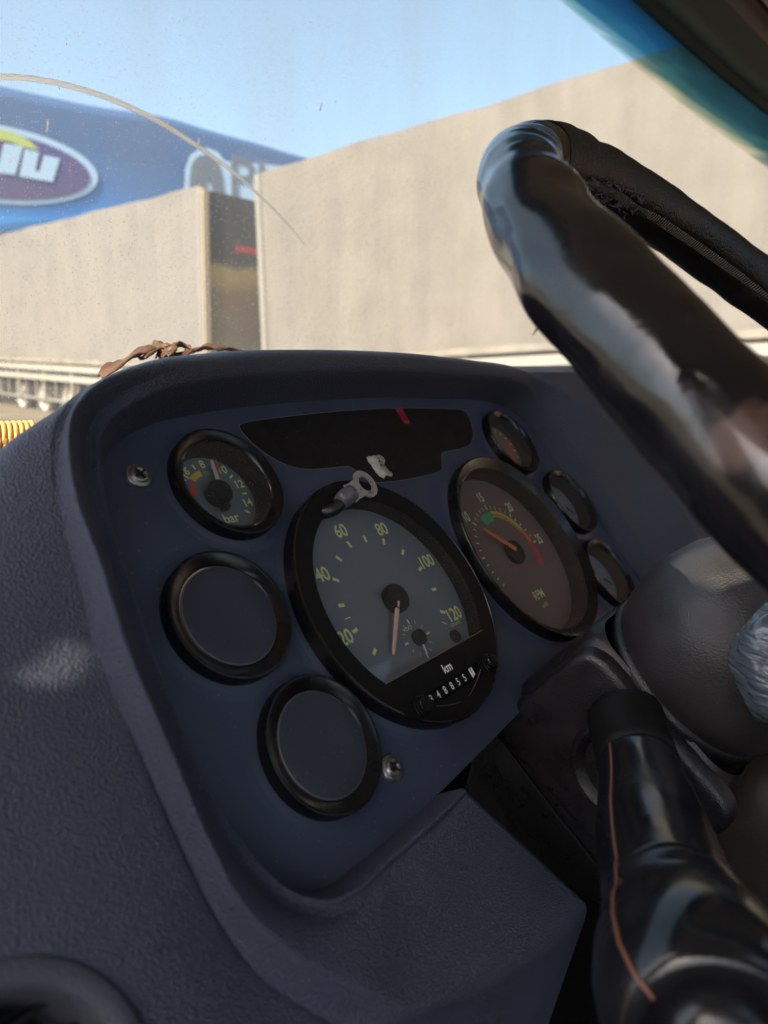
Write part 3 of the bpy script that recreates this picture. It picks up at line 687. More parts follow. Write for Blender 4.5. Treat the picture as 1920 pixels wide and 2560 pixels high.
# closing face at the shelf's right end (a rounded side wall)
mb = MB()
endr = ctrl[-1][3:]; e0 = spline(endr, 6)
rows = [[PN(*p) for p in e0]]
for k, (du, dw) in enumerate(((2.2, -0.7), (4.4, -2.6), (6, -6), (7, -12), (8, -25), (10, -55), (12, -110))):
    rows.append([PN(p.x + du * (0.4 if j < 10 else 1), p.y, p.z + dw) for j, p in enumerate(e0)])
mb.grid(rows, 'dash'); mb.build('shelf_side', dash)
mb = MB(); rows = []
for yy, dd in ((914, 0.0), (930, -0.03), (1000, -0.05), (1300, -0.07), (1700, -0.05)):
    rows.append([P(x, yy - (x - 1430) * 0.01 * (yy < 940), d + dd) for x, d in ((1290, 0.70), (1400, 0.745), (1500, 0.80), (1650, 0.88), (1800, 0.95), (2050, 1.05))])
front = [[p + FWD * d_ + UP * u_ for p in rows[0]] for d_, u_ in ((0.10, -0.03), (0.05, -0.004), (0.01, 0.0))]
mb.grid([spline(r, 4) for r in front + rows], 'dash'); mb.build('centre_dash', dash)
# vent cup
mb = MB(); fnv = lambda x, y, h: PN(VC.x + x, VC.y + y, h)
mb.lathe([(39.5, vw - 5), (38.6, vw + 1.0), (37.6, vw - 2.5), (37.0, vw + 2.2), (35.5, vw + 3.4), (31, vw + 3.0), (29.5, vw + 1.5), (28.5, vw - 6), (28, vw - 28)], 'dash_lower', fnv, 72)
vent = mb.build('air_vent_ring', dash)
mb = MB(); mb.lathe([(0.1, vw - 27), (28.2, vw - 27)], 'black', fnv, 40)
for k in range(-2, 3):
    mb.box(PN(VC.x - 27, VC.y + k * 9, vw - 20), PU * 0.054, PV * 0.0015, PW * 0.012, 'satin')
mb.build('vent_slats', vent, smooth=False)
# flat top of the dash beyond the hood (hidden behind it from here)
mb = MB(); rows = []
for i in range(15):
    a = -300 + 600 * i / 14
    p0 = PN(a, 120, -95); r = [p0]
    for k in range(1, 6): r.append(p0 + FWD * 0.05 * k - UP * 0.004 * k)
    rows.append(r)
mb.grid(rows, 'dash'); mb.build('dash_top', dash)

# ================================================================== instrument cluster
clu = thing('instrument_cluster', PN(0, -80, -10), 'dark blue instrument cluster plate screwed into the dashboard', 'instrument panel')
PWZ = -4.0
half = [(0, 141), (60, 140.5), (104, 138.5), (145, 134.5), (170, 130.5), (190, 122), (202, 112), (209, 98), (215, 77), (219, 49), (223, 18), (226, -22), (225, -38), (224, -52), (220, -68), (214, -77), (204, -84.5), (190, -87)]
outl = [Vector((-u - 2, v, 0)) for u, v in half][::-1] + [Vector((u + 2, v, 0)) for u, v in half[1:]]
outl = [p if i > 0 else p for i, p in enumerate(outl)]
outl = spline(outl, 4) + [Vector((225, -76, 0)), Vector((100, -75.5, 0)), Vector((0, -77, 0)), Vector((-110, -84, 0))]
GA = {'bar': (-148, 89), 'b1': (-183, 27), 'b2': (-170, -38), 'r1': (148, 89), 'r2': (183, 27), 'r3': (170, -38)}
SP = (-76.6, 7.4); TA = (76.6, 7.4)
def circ(c, r, n, w=PWZ): return [PN(c[0] + r * math.cos(2 * math.pi * k / n), c[1] + r * math.sin(2 * math.pi * k / n), w) for k in range(n)]
hl = [circ(c, 27, 40) for c in GA.values()] + [circ(SP, 66, 80), circ(TA, 66, 80)]
mb = MB(); mb.poly([PN(p.x, p.y, PWZ) for p in outl], 'plate', hl)
for c, r in [(c, 30) for c in GA.values()] + [(SP, 71), (TA, 72)]:
    mb.lathe([(r - 0.5, PWZ + 1.6), (r + 1.2, PWZ + 1.1), (r + 3, PWZ + 0.4), (r + 6, PWZ + 0.03)], 'plate', lambda x, y, h, c=c: PN(c[0] + x, c[1] + y, h), 80)
mb.build('panel_plate', clu, smooth=False)
mb = MB(); wpts = [(p.x, p.y) for p in outl]
mb.grid([[PN(x, y, PWZ) for x, y in wpts], [PN(x, y, PWZ - 40) for x, y in wpts]], 'black', close_c=True); mb.build('housing', clu)

def arcband(mb, c, r0, r1, a0, a1, w, m, n=16):
    A = [R(a0 + (a1 - a0) * k / n) for k in range(n + 1)]
    mb.grid([[PN(c[0] + r * math.sin(a), c[1] + r * math.cos(a), w) for a in A] for r in (r0, r1)], m)
def tick(mb, c, a, r0, r1, wd, w, m):
    s, k = math.sin(R(a)), math.cos(R(a)); X = Vector((s, k)); Y = Vector((k, -s))
    q = [(r0, -wd), (r1, -wd), (r1, wd), (r0, wd)]
    mb.add([PN(c[0] + X.x * r + Y.x * y, c[1] + X.y * r + Y.y * y, w) for r, y in q], [[0, 1, 2, 3]], m)
def dtext(mb, c, a, r, body, size, w, m, rot=0.0, bold=0.0, sx=1.0):
    x0, y0 = c[0] + r * math.sin(R(a)), c[1] + r * math.cos(R(a))
    put_text(mb, body, size, m, lambda x, y: PN(x0 + x, y0 + y, w), rot=rot, bold=bold, sx=sx)
def needle(mb, c, a, r0, r1, w0, w1, m, wd=1.0, th=1.0):
    s, k = math.sin(R(a)), math.cos(R(a)); rows = []
    for i in range(9):
        f = i / 8; r = r0 + (r1 - r0) * f; ww = w0 + (w1 - w0) * f; h = wd * (1 - 0.25 * f) * (0.6 if i == 8 else 1)
        q = []
        for y, z in ((-h, 0), (-h * 0.35, th), (h * 0.35, th), (h, 0), (0, -0.3)):
            q.append(PN(c[0] + s * r + k * y, c[1] + k * r - s * y, ww + z))
        rows.append(q)
    mb.grid(rows, m, close_c=True); mb.add(rows[0], [[0, 1, 2, 3, 4]], m); mb.add(rows[-1], [[0, 1, 2, 3, 4]], m)
def small_gauge(name, c, label, kind):
    fn = lambda x, y, h: PN(c[0] + x, c[1] + y, h)
    mb = MB()
    if kind == 'blank':
        mb.lathe([(29.8, PWZ - 1), (29.8, 3.2), (29.4, 4.0), (28.5, 4.2), (28.0, 4.0), (24.0, 2.2), (23.0, 1.2)], 'bezel', fn, 96)
        g = mb.build(name, clu, sharp=35); tag(g, label)
        mb = MB(); mb.lathe([(22.9, 1.1), (22.6, 1.9), (22.0, 2.1), (15, 1.8), (0.05, 1.8)], 'blank', fn, 96); mb.lathe([(22.7, 1.9), (22.5, 2.12), (22.35, 2.1)], 'line', fn, 96); mb.build('cover_disc', g)
        return g
    mb.lathe([(29.8, PWZ - 1), (29.8, 3.2), (29.4, 4.0), (28.5, 4.2), (28.0, 4.0), (25.0, 2.2), (24.2, 1.0)], 'bezel', fn, 96)
    g = mb.build(name, clu, sharp=35); tag(g, label)
    mb = MB(); mb.lathe([(24.2, 1.2), (23.4, 0.4), (23.2, -3), (22.6, -3.4), (22.4, -11.2)], 'satin', fn, 72); mb.build('inner_wall', g)
    return g
# --- pressure gauge
c = GA['bar']; g = small_gauge('pressure_gauge', c, 'air pressure gauge reading in bar', 'bar')
fn = lambda x, y, h: PN(c[0] + x, c[1] + y, h)
mb = MB(); DW = -11; mb.lathe([(22.6, DW), (0.05, DW)], 'dial', fn, 64)
def pa(v): return 4 + (v - 8) * 18
for v in (4, 6, 8, 10, 12, 14): dtext(mb, c, pa(v), 18.2 if v < 10 else 17.8, str(v), 6.3, DW + 0.25, 'mark', bold=0.16)
for v in (5, 7, 9, 11, 13, 15, 3): tick(mb, c, pa(v), 16.3, 19.3, 0.55, DW + 0.25, 'mark')
tick(mb, c, pa(5) + 8, 15.2, 18.5, 0.5, DW + 0.25, 'mark')
arcband(mb, c, 11.2, 14.4, -82, -46, DW + 0.3, 'red'); arcband(mb, c, 12, 15.2, -42, -8, DW + 0.3, 'yellow'); arcband(mb, c, 11.6, 14.4, -2, 14, DW + 0.3, 'green')
dtext(mb, c, 172, 13.5, 'bar', 7.2, DW + 0.25, 'mark', bold=0.12)
mb.build('dial', g, smooth=False)
mb = MB(); needle(mb, c, 25, 4, 20.5, -7.5, -8.5, 'red', 1.4, 0.8); mb.build('red_needle', g, smooth=False)
mb = MB(); needle(mb, c, 15, 4, 18.5, -6.0, -7.2, 'white', 1.3, 0.8); mb.build('white_needle', g, smooth=False)
mb = MB(); hf = lambda x, y, h: PN(c[0] + x - 0.5, c[1] + y - 0.3, h)
mb.lathe([(6.4, DW + 0.2), (6.6, -5.6), (6.1, -4.8), (0.05, -4.8)], 'bezel', hf, 40)
mb.box(PN(c[0] - 2.4, c[1] - 9.5, DW + 1), PU * 0.0035, PV * 0.006, PW * 0.004, 'satin'); mb.build('needle_hub', g, sharp=35)
mb = MB(); mb.lathe([(24.3, 1.25), (0.05, 1.25)], 'pane', fn, 48); mb.build('glass', g)
small_gauge('blank_cover', GA['b1'], 'upper of the two blank round covers on the left of the panel', 'blank')
small_gauge('blank_cover', GA['b2'], 'lower of the two blank round covers, beside the lower screw', 'blank')
# --- right column of small gauges
for nm, lab in (('r1', 'small round gauge at the top right with a red pointer'), ('r2', 'middle small dark gauge on the right of the tachometer'), ('r3', 'lowest small dark gauge on the right beside the column collar')):
    c = GA[nm]; g = small_gauge('small_gauge', c, lab, 'g'); fn = lambda x, y, h, c=c: PN(c[0] + x, c[1] + y, h)
    mb = MB(); DW = -9
    mb.lathe([(22.6, DW), (0.05, DW)], 'dial' if nm != 'r1' else 'dial_reflect', fn, 48)
    if nm == 'r1':
        for a in range(-120, 130, 20): tick(mb, c, a, 16.5, 20, 0.5, DW + 0.25, 'mark')
        arcband(mb, c, 12.5, 15, 60, 118, DW + 0.3, 'red')
    mb.build('dial', g, smooth=False)
    if nm == 'r1':
        mb = MB(); needle(mb, c, 160, 3, 16, -6, -7, 'red', 1.0, 0.7); mb.build('needle', g, smooth=False)
    else:
        mb = MB(); needle(mb, c, 130, 3, 15, -6, -7, 'satin', 1.0, 0.7); mb.build('needle', g, smooth=False)
    mb = MB(); mb.lathe([(24.3, 1.25), (0.05, 1.25)], 'pane', fn, 40); mb.build('glass', g)

# --- speedometer
c = SP; fn = lambda x, y, h: PN(c[0] + x, c[1] + y, h)
mb = MB()
mb.lathe([(70.8, PWZ - 1), (71.0, 4.2), (70.6, 5.2), (69.9, 5.6), (69.4, 5.4), (69.2, 5.0)], 'bezel', fn, 160)
mb.lathe([(69.3, 5.1), (66, 5.0), (58.4, 4.45)], 'satin', fn, 160)
spd = mb.build('speedometer', clu, sharp=35); tag(spd, 'large speedometer in km/h with clock hand and odometer')
# lower mask with straight upper edge
WRD = 59.0; CH = -36.5; a0 = math.acos(CH / WRD)
pts = [PN(c[0] + WRD * math.sin(a), c[1] + WRD * math.cos(a), 4.5) for a in [a0 + (2 * math.pi - 2 * a0) * k / 40 for k in range(41)]]
odo = [PN(c[0] + x, c[1] + y, 4.5) for x, y in ((-26, -57.2), (26, -57.2), (26, -50.2), (-26, -50.2))]
mb = MB(); mb.poly(pts, 'satin', [odo])
chx = WRD * math.sin(a0)
mb.grid([[PN(c[0] + x, c[1] + CH, 4.5) for x in (-chx, chx)], [PN(c[0] + x, c[1] + CH - 0.5, -4) for x in (-chx, chx)]], 'satin')
mb.box(PN(c[0] - chx, c[1] + CH - 0.3, 4.6), PU * 2 * chx * 0.001, PV * 0.0004, PW * 0.0003, 'line')
# inner sloping wall of the window, upper part
AA = [(-a0 + 2 * a0 * k / 60) for k in range(61)]
mb.grid([[PN(c[0] + r * math.sin(a), c[1] + r * math.cos(a), h) for a in AA] for r, h in ((WRD, 4.5), (58.6, 3.4), (58.0, 0.5), (57.2, -4.5))], 'satin')
for k in range(24):
    pass
arcp = [PN(c[0] + x, c[1] + y, 4.62) for x, y in [(-22 + 48 * t, -57.6 - 5.2 * math.sin(math.pi * t) + 6.5 * max(0, t - 0.5)) for t in [k / 20 for k in range(21)]]]
mb.tube(arcp, 0.00016, 'line', 5)
dtext(mb, c, 178.5, 44.6, 'km', 6.6, 4.62, 'mark_w', bold=0.12)
mb.build('lower_mask', spd, smooth=True, sharp=30)
mb = MB(); DW = -4.3
mb.lathe([(57.5, DW), (0.05, DW)], 'dial', fn, 96)
def sa(v): return 8 + (v - 70) * 2.165
for v in range(10, 130, 10):
    tick(mb, c, sa(v), 36.0, 40.2, 0.95, DW + 0.2, 'mark')
for v in (20, 40, 60, 80, 100, 120): dtext(mb, c, sa(v) + (1.5 if v == 60 else 0), 46.5 if v < 100 else 47.2, str(v), 10.6, DW + 0.2, 'mark', bold=0.26, sx=0.92)
for v in (25, 125): tick(mb, c, sa(v), 35.8, 39.8, 0.3, DW + 0.2, 'mark')
tick(mb, c, sa(0) + 3, 28, 31, 0.2, DW + 0.2, 'mark')
CL = (c[0] + 2.5, c[1] - 23.8)
for h in range(12): tick(mb, CL, 30 * h, 8.6, 11.6 if h % 3 == 0 else 10.8, 0.5 if h % 3 == 0 else 0.18, DW + 0.2, 'mark')
put_text(mb, '125 km/h', 2.8, 'mark', lambda x, y: PN(c[0] + 39 + x, c[1] - 26 + y, DW + 0.2), bold=0.02)
put_text(mb, 'VDO', 3.0, 'mark', lambda x, y: PN(c[0] - 1.0 + x, c[1] - 17.0 + y, DW + 0.2), sx=1.25)
mb.build('dial', spd, smooth=False)
mb = MB(); needle(mb, c, -137, 3, 35.5, 0.2, -1.4, 'needle', 1.6, 0.8); mb.build('needle', spd, smooth=False)
mb = MB(); mb.lathe([(8.0, DW + 0.2), (8.2, -0.6), (7.6, 0.8), (0.05, 0.9)], 'satin', fn, 40); mb.build('needle_hub', spd, sharp=35)
mb = MB(); needle(mb, CL, 189, 2, 9.5, -2.2, -2.4, 'white', 0.8, 0.4); needle(mb, CL, 196, 2, 8, -1.8, -2.0, 'white', 0.7, 0.4)
mb.lathe([(4.3, DW + 0.2), (4.4, -1.4), (4.0, -1.0), (0.05, -1.0)], 'satin', lambda x, y, h: PN(CL[0] + x, CL[1] + y, h), 32); mb.build('clock_hand', spd, sharp=35)
mb = MB(); mb.lathe([(3.6, DW + 0.2), (3.4, -2.2), (2.6, -1.6), (0.05, -1.5)], 'satin', lambda x, y, h: PN(c[0] + 32 + x, c[1] - 32 + y, h), 28); mb.build('reset_pin', spd, sharp=35)
mb = MB()
mb.box(PN(c[0] - 27, c[1] - 58, 1.4), PU * 0.054, PV * 0.009, PW * 0.0008, 'satin')
for k, ch in enumerate('848855'):
    x0 = -20.6 + k * 6.4
    rows = [[PN(c[0] + x0 + s * 2.9, c[1] - 53.7 + 3.6 * math.sin(a), 1.6 + 1.6 * math.cos(a)) for s in (-1, 1)] for a in [R(-80 + 160 * q / 8) for q in range(9)]]
    mb.grid(rows, 'strip')
    put_text(mb, ch, 5.6, 'mark_w', lambda x, y, x0=x0: PN(c[0] + x0 + x, c[1] - 53.7 + y, 3.35 - 0.05 * abs(y)), bold=0.06, sx=0.85)
for dx in (18.2, 20.2): mb.box(PN(c[0] + dx, c[1] - 56.6, 3.0), PU * 0.0011, PV * 0.0058, PW * 0.0004, 'mark_w')
mb.build('odometer', spd, smooth=False)
for x0, nm in ((-32.0, 'left'), (34.5, 'right')):
    mb = MB(); kf = lambda x, y, h, x0=x0: PN(c[0] + x0 + x, c[1] - 53.8 + y, h)
    mb.lathe([(5.2, 4.4), (5.3, 5.4), (4.8, 5.8), (4.9, 6.8), (4.4, 7.2), (4.5, 8.4), (4.1, 9.2), (0.05, 9.3)], 'bezel', kf, 36); mb.build('knob', spd, sharp=35)
mb = MB()
pts = [PN(c[0] + 58.7 * math.sin(a), c[1] + 58.7 * math.cos(a), 3.9) for a in [-a0 + 2 * a0 * k / 60 for k in range(61)]]
mb.poly(pts, 'pane'); mb.build('glass', spd, smooth=False)

# --- tachometer
c = TA; fn = lambda x, y, h: PN(c[0] + x, c[1] + y, h)
mb = MB(); mb.lathe([(71.8, PWZ - 1), (72.0, 4.0), (71.5, 5.2), (70.6, 5.6), (69.8, 5.3), (66.0, 2.4), (64.2, 1.2)], 'bezel', fn, 160)
tac = mb.build('tachometer', clu, sharp=35); tag(tac, 'large tachometer with a brown reflection coloured into its face and orange pointer')
mb = MB(); mb.lathe([(64.2, 1.4), (63.6, 0.6), (62.5, -3), (62.0, -12.2)], 'satin', fn, 120); mb.build('inner_wall', tac)
mb = MB(); DW = -11.5; mb.lathe([(62.3, DW), (0.05, DW)], 'dial_reflect', fn, 96)
def ta(v): return 2 + (v - 15) * 8.5
for v in range(1, 26): tick(mb, c, ta(v), 36.3, 40.3 if v % 5 == 0 else 39.4, 0.65 if v % 5 == 0 else 0.4, DW + 0.2, 'mark')
for v in (5, 10, 15, 20, 25): dtext(mb, c, ta(v), 46.5, str(v), 10.8, DW + 0.2, 'mark', bold=0.22, sx=0.74)
arcband(mb, c, 27, 34.5, ta(12), ta(15.2), DW + 0.25, 'green', 8)
arcband(mb, c, 32.6, 35, ta(15.4), ta(22.5), DW + 0.25, 'yellow', 20)
for k in range(14):
    arcband(mb, c, 30.6, 32.2, ta(15.6 + k * 0.5), ta(15.85 + k * 0.5), DW + 0.27, 'yellow', 2)
arcband(mb, c, 29.8, 30.4, ta(15.4), ta(22.5), DW + 0.25, 'yellow', 20)
arcband(mb, c, 30, 35, ta(22.5), ta(24.6), DW + 0.25, 'orange', 6); arcband(mb, c, 28.5, 35, ta(24.6), ta(29), DW + 0.25, 'red', 12)
put_text(mb, 'RPM', 9.6, 'mark', lambda x, y: PN(c[0] + 0.5 + x, c[1] - 34 + y, DW + 0.2), bold=0.1, sx=0.85)
put_text(mb, 'x100', 4.4, 'mark', lambda x, y: PN(c[0] + 0.5 + x, c[1] - 42 + y, DW + 0.2), bold=0.03)
for k in range(3): mb.box(PN(c[0] - 4 + k, c[1] - 54 - k * 1.4, DW + 0.15), PU * 0.009, PV * 0.0003, PW * 0.0001, 'line')
mb.build('dial', tac, smooth=False)
mb = MB(); needle(mb, c, ta(9.4), 2, 33.5, -6.8, -8.0, 'orange', 2.1, 0.9); mb.build('needle', tac, smooth=False)
mb = MB(); mb.lathe([(9, DW + 0.2), (9.2, -8.2), (8.4, -7.2), (0.05, -7.1)], 'satin', fn, 40); mb.build('needle_hub', tac, sharp=35)
mb = MB(); mb.lathe([(64.4, 1.5), (0.05, 1.5)], 'pane', fn, 96); mb.build('glass', tac)

# --- warning strip
sp_ = [(-118, 121), (-113, 125.5), (-88, 127.6), (-45, 129.6), (0, 130.4), (45, 129.6), (88, 127.6), (113, 125.5), (117, 120), (112, 108), (101, 98), (88, 93), (68, 91.5), (53, 91), (48, 88), (42, 80.5), (34, 77.2), (0, 75.6), (-34, 77.2), (-42, 80.5), (-48, 88), (-53, 91), (-68, 91.5), (-88, 93), (-101, 98), (-112, 108)]
so_ = spline([Vector(p) for p in sp_], 4, closed=True)
mb = MB(); mb.poly([PN(p.x, p.y, PWZ + 0.25) for p in so_], 'strip')
loop = [PN(p.x, p.y, PWZ + 0.3) for p in so_]; loop.append(loop[0]); mb.tube(loop, 0.00022, 'line', 5, cap=False)
ws2 = mb.build('warning_light_strip', clu, smooth=False)
mb = MB(); mb.poly([PN(u, v, PWZ + 0.42) for u, v in ((27.5, 129.6), (36, 129.6), (35.2, 118), (33.5, 116.6), (28.8, 117), (27.8, 118.5))], 'strip_red')
for r0, r1 in ((3.0, 3.4), (1.9, 2.2), (1.0, 1.25)):
    q = [(-1, -1), (1, -1), (1, 1), (-1, 1)]
    for i in range(4):
        a, b = q[i], q[(i + 1) % 4]
        mb.add([PN(31.5 + a[0] * r0, 123 + a[1] * r0, PWZ + 0.5), PN(31.5 + b[0] * r0, 123 + b[1] * r0, PWZ + 0.5), PN(31.5 + b[0] * r1, 123 + b[1] * r1, PWZ + 0.5), PN(31.5 + a[0] * r1, 123 + a[1] * r1, PWZ + 0.5)], [[0, 1, 2, 3]], 'strip_dark')
mb.build('warning_symbol', ws2, smooth=False)
# --- screws
for (u, v), lab in (((-190, 101), 'upper left screw'), ((-137, -62.5), 'lower screw under the blank covers')):
    mb = MB(); sf = lambda x, y, h: PN(u + x, v + y, h)
    mb.lathe([(6.2, PWZ), (6.1, PWZ + 1.2), (5.3, PWZ + 1.9), (4.4, PWZ + 1.5)], 'metal', sf, 40)
    mb.lathe([(4.4, PWZ + 1.5), (4.3, PWZ + 2.4), (3.4, PWZ + 3.0), (2.0, PWZ + 2.9), (1.8, PWZ + 1.2), (0.05, PWZ + 0.9)], 'metal', sf, 40)
    s = mb.build('screw', clu); tag(s, lab)
    mb = MB()
    for k in range(2):
        a = R(25 + 90 * k); d = PU * math.cos(a) + PV * math.sin(a); e = PU * -math.sin(a) + PV * math.cos(a)
        mb.box(PN(u, v, PWZ + 2.6) - d * 0.003 - e * 0.0005, d * 0.006, e * 0.001, PW * 0.0006, 'black')
    mb.build('screw_slot', s, smooth=False)

# ================================================================== torn sticker, ring terminal
mb = MB(); rnd = random.Random(3)
base = [(-24.5, 96.5), (-20.5, 97.2), (-17.6, 95.5), (-17.2, 92.5), (-17.9, 90), (-16.6, 86.5), (-16.0, 82.5), (-18, 80.2), (-20.2, 81.8), (-22.2, 79.8), (-24.2, 82.5), (-25.4, 86.5), (-25.2, 90), (-27, 93.2), (-26.6, 95.6)]
ed = []
for q in ((919, 1141), (934, 1139), (949, 1137), (962, 1148), (961, 1160), (971, 1176), (981, 1183), (979, 1190), (968, 1188), (960, 1195), (948, 1188), (938, 1176), (930, 1162), (921, 1152)):
    h_ = hitplane(*q, PN(0, 0, PWZ + 0.9), PW) - PO; ed.append(Vector((h_.dot(PU) * 1000, h_.dot(PV) * 1000)))
ed = spline(ed, 3, closed=True); ed = [p + Vector((rnd.uniform(-.4, .4), rnd.uniform(-.4, .4))) for p in ed]
mb.poly([PN(p.x, p.y, PWZ + 0.9) for p in ed], 'paper'); mb.grid([[PN(p.x, p.y, PWZ + 0.9) for p in ed], [PN(p.x, p.y, PWZ + 0.35) for p in ed]], 'paper', close_c=True)
for k in range(9):
    x, y = -21.3 + rnd.uniform(-1.6, 1.6), 90 + rnd.uniform(-4.5, 4.5); a = rnd.uniform(0, 3)
    mb.tube([PN(x, y, PWZ + 1.0), PN(x + math.cos(a) * 1.2, y + 1.6 * math.sin(a), PWZ + 1.05), PN(x + 2 * math.cos(a + .5), y + 2.2 * math.sin(a + .5), PWZ + 0.95)], 0.00025, 'rust', 5)
st = mb.build('torn_sticker', origin=PN(-21, 88, PWZ + 0.5)); tag(st, 'torn white paper sticker remnant on the black warning strip', 'sticker')
lc = Vector((-70.6, 69.6)); ld = Vector((-16.3, -4.2)).normalized(); ln = Vector((-ld.y, ld.x))
def LG(a, b, w): return PN(lc.x + ld.x * a + ln.x * b, lc.y + ld.y * a + ln.y * b, w)
lug = thing('ring_terminal', LG(10, 0, 8), 'bare metal ring cable lug resting on the top rim of the speedometer', 'cable lug')
mb = MB(); n = 60; ro, ri = 8.4, 4.8
ring_o = []
for k in range(n):
    a = 2 * math.pi * k / n; x, y = ro * math.cos(a), ro * math.sin(a)
    if x > 5.2 and abs(y) < 5: x, y = x, y
    ring_o.append((x, y))
prof = [p for p in ring_o if not (p[0] > 4.6)]
prof.sort(key=lambda p: math.atan2(p[1], -p[0]))
out_ = prof + [(6.5, 4.2), (9.5, 3.6), (15.5, 4.0), (15.5, -4.0), (9.5, -3.6), (6.5, -4.2)]
ang0 = [p for p in out_]
hole_ = [(ri * math.cos(2 * math.pi * k / 40), ri * math.sin(2 * math.pi * k / 40)) for k in range(40)]
# ordered outline: start at tongue upper, go round the ring, back to tongue lower
ringpts = [(ro * math.cos(a), ro * math.sin(a)) for a in [R(40 + 280 * k / 50) for k in range(51)]]
out_ = [(16.5, 5.6), (11.5, 5.0), (8.8, 5.4)] + ringpts + [(8.8, -5.4), (11.5, -5.0), (16.5, -5.6)]
for w0 in (14.6, 13.6): mb.poly([LG(a, b, w0) for a, b in out_], 'tin', [[LG(a, b, w0) for a, b in hole_]])
mb.grid([[LG(a, b, h) for a, b in out_] for h in (14.6, 13.6)], 'tin', close_c=True)
mb.grid([[LG(a, b, h) for a, b in hole_] for h in (14.6, 13.6)], 'tin', close_c=True)
lt = mb.build('ring_tongue', lug, sharp=30)
mb = MB()
for q in (-1.4, 0.3, 1.8): mb.box(LG(11.0 + q * 0.5, q - 0.8, 14.62), (LG(12.6, q, 14.62) - LG(11, q - 0.4, 14.62)), (LG(11, q + 0.25, 14.62) - LG(11, q, 14.62)), PW * 0.00004, 'rust')
mb.build('stamp_marks', lt, smooth=False)
mb = MB(); mb.tube([LG(13.8, 0, 13.6), LG(16, 0, 13.0), LG(20, 0, 11.4), LG(23, 0.6, 10)], [0.0046, 0.0050, 0.0048, 0.0040], 'sleeve', 20); mb.build('sleeve', lug)
mb = MB(); mb.tube(spline([LG(21, 0.5, 10.8), LG(25, 1.5, 8.8), LG(28.5, 1.0, 5.8), LG(30, -1, 2)], 6), 0.0034, 'wire', 12); mb.build('cable', lug)

# ================================================================== steering column
CB = Vector((0.169, 0.09, 0.40)); CM = Vector((0.51236, -0.65487, -0.55554))
def cw_(v): return cam2w(v.x, v.y, v.z)
Uc = Vector((0.59684921, -0.14262067, 0.78957607)); Sx = (Uc - CM * Uc.dot(CM)).normalized(); Tx = CM.cross(Sx)
if Tx.y > 0: Tx = -Tx
def CF(a, s, t): return cw_(CB + (CM * a + Sx * s + Tx * t) * 0.001)    # along the column, right, up (mm)
colm = thing('steering_column', CF(-120, 0, 0), 'black steering column shroud and collar between the panel and the wheel', 'steering column')
# shroud body: rounded box section lofted along the column
def rsec(hs, ht, r, n=6, cs=0, ct=0):
    pts = []
    for sx, sy, a0 in ((1, 1, 0), (-1, 1, 90), (-1, -1, 180), (1, -1, 270)):
        for k in range(n + 1):
            a = R(a0 + 90 * k / n); pts.append((cs + sx * (hs - r) + r * math.cos(a), ct + sy * (ht - r) + r * math.sin(a)))
    return pts
mb = MB(); rows = []
for a, hs, ht, r, cs, ct in ((-190, 24, 30, 14, 6, -10), (-150, 34, 44, 14, 5, -8), (-130, 42, 58, 15, 2, -12), (-115, 47, 62, 15, 0, -11), (-60, 48, 62, 14, 0, -10), (-12, 49, 52, 16, 0, 0), (-4, 49, 52, 18, 0, 0), (0, 46, 49, 18, 0, 0)):
    rows.append([CF(a, x, y) for x, y in rsec(hs, ht, r, 6, cs, ct)])
mb.grid(rows, 'column', close_c=True); mb.build('shroud', colm, sharp=40)
# raised plateau on the left face that carries the stalk
mb = MB(); rows = []
pl = [(-92, 44), (-8, 44), (-8, -60), (-60, -66), (-92, 20)]
def roundpoly(pts, d, n=8):
    o = []; L = len(pts)
    for i in range(L):
        p, a_, c_ = Vector(pts[i]), Vector(pts[i - 1]), Vector(pts[(i + 1) % L])
        s0 = p + (a_ - p).normalized() * d; s1 = p + (c_ - p).normalized() * d
        for k in range(n + 1):
            t_ = k / n; o.append(s0 * (1 - t_) ** 2 + p * 2 * t_ * (1 - t_) + s1 * t_ ** 2)
    return o
plo = roundpoly([(-2, 46), (-92, 46), (-82, -63), (-2, -62)], 17)
cen = Vector((-45, -10))
NP = len(plo)
def inset(d, s):
    r = []
    for i, p in enumerate(plo):
        tg = (plo[(i + 1) % NP] - plo[i - 1]).normalized(); no = Vector((-tg.y, tg.x))
        if no.dot(cen - p) < 0: no = -no
        q = p + no * d; r.append(CF(q.x, s, q.y))
    return r
rows = [inset(0, -46), inset(0, -49), inset(0.4, -51.5), inset(1.4, -53.8), inset(2.8, -55.2), inset(4.5, -55.8), inset(6.5, -55.9)]
rows.append([CF(cen.x + (p.x - cen.x) * 0.02, -55.9, cen.y + (p.y - cen.y) * 0.02) for p in plo])
mb.grid(rows, 'column', close_c=True); mb.build('side_plateau', colm)
# parting line
mb = MB(); mb.tube([CF(-96, -47.6, 44), CF(-97, -48.4, 20), CF(-97, -48.6, -20), CF(-97, -48, -54)], 0.0009, 'black', 6); mb.build('parting_line', colm)
# stalk socket dome
SK = (-38, -14)
mb = MB(); sf = lambda x, y, h: CF(SK[0] + x, -h, SK[1] + y)
mb.lathe([(29, 53), (27.5, 58), (25.5, 60.5), (23.5, 60), (21, 57), (19.5, 55)], 'column', sf, 48); mb.build('stalk_socket', colm)
# collar
mb = MB(); cf = lambda x, y, h: CF(h, x, y)
mb.lathe([(46, -10), (50, -6), (51.5, -1), (50.5, 3), (47, 3.5), (46, 1)], 'column', cf, 80); mb.build('collar_seat', colm)
mb = MB(); mb.lathe([(47, 0), (50, 3), (53, 12), (55, 26), (55, 40), (52, 55), (46, 67), (39, 76), (34, 84), (30, 110)], 'collar', cf, 80); mb.build('collar', colm)
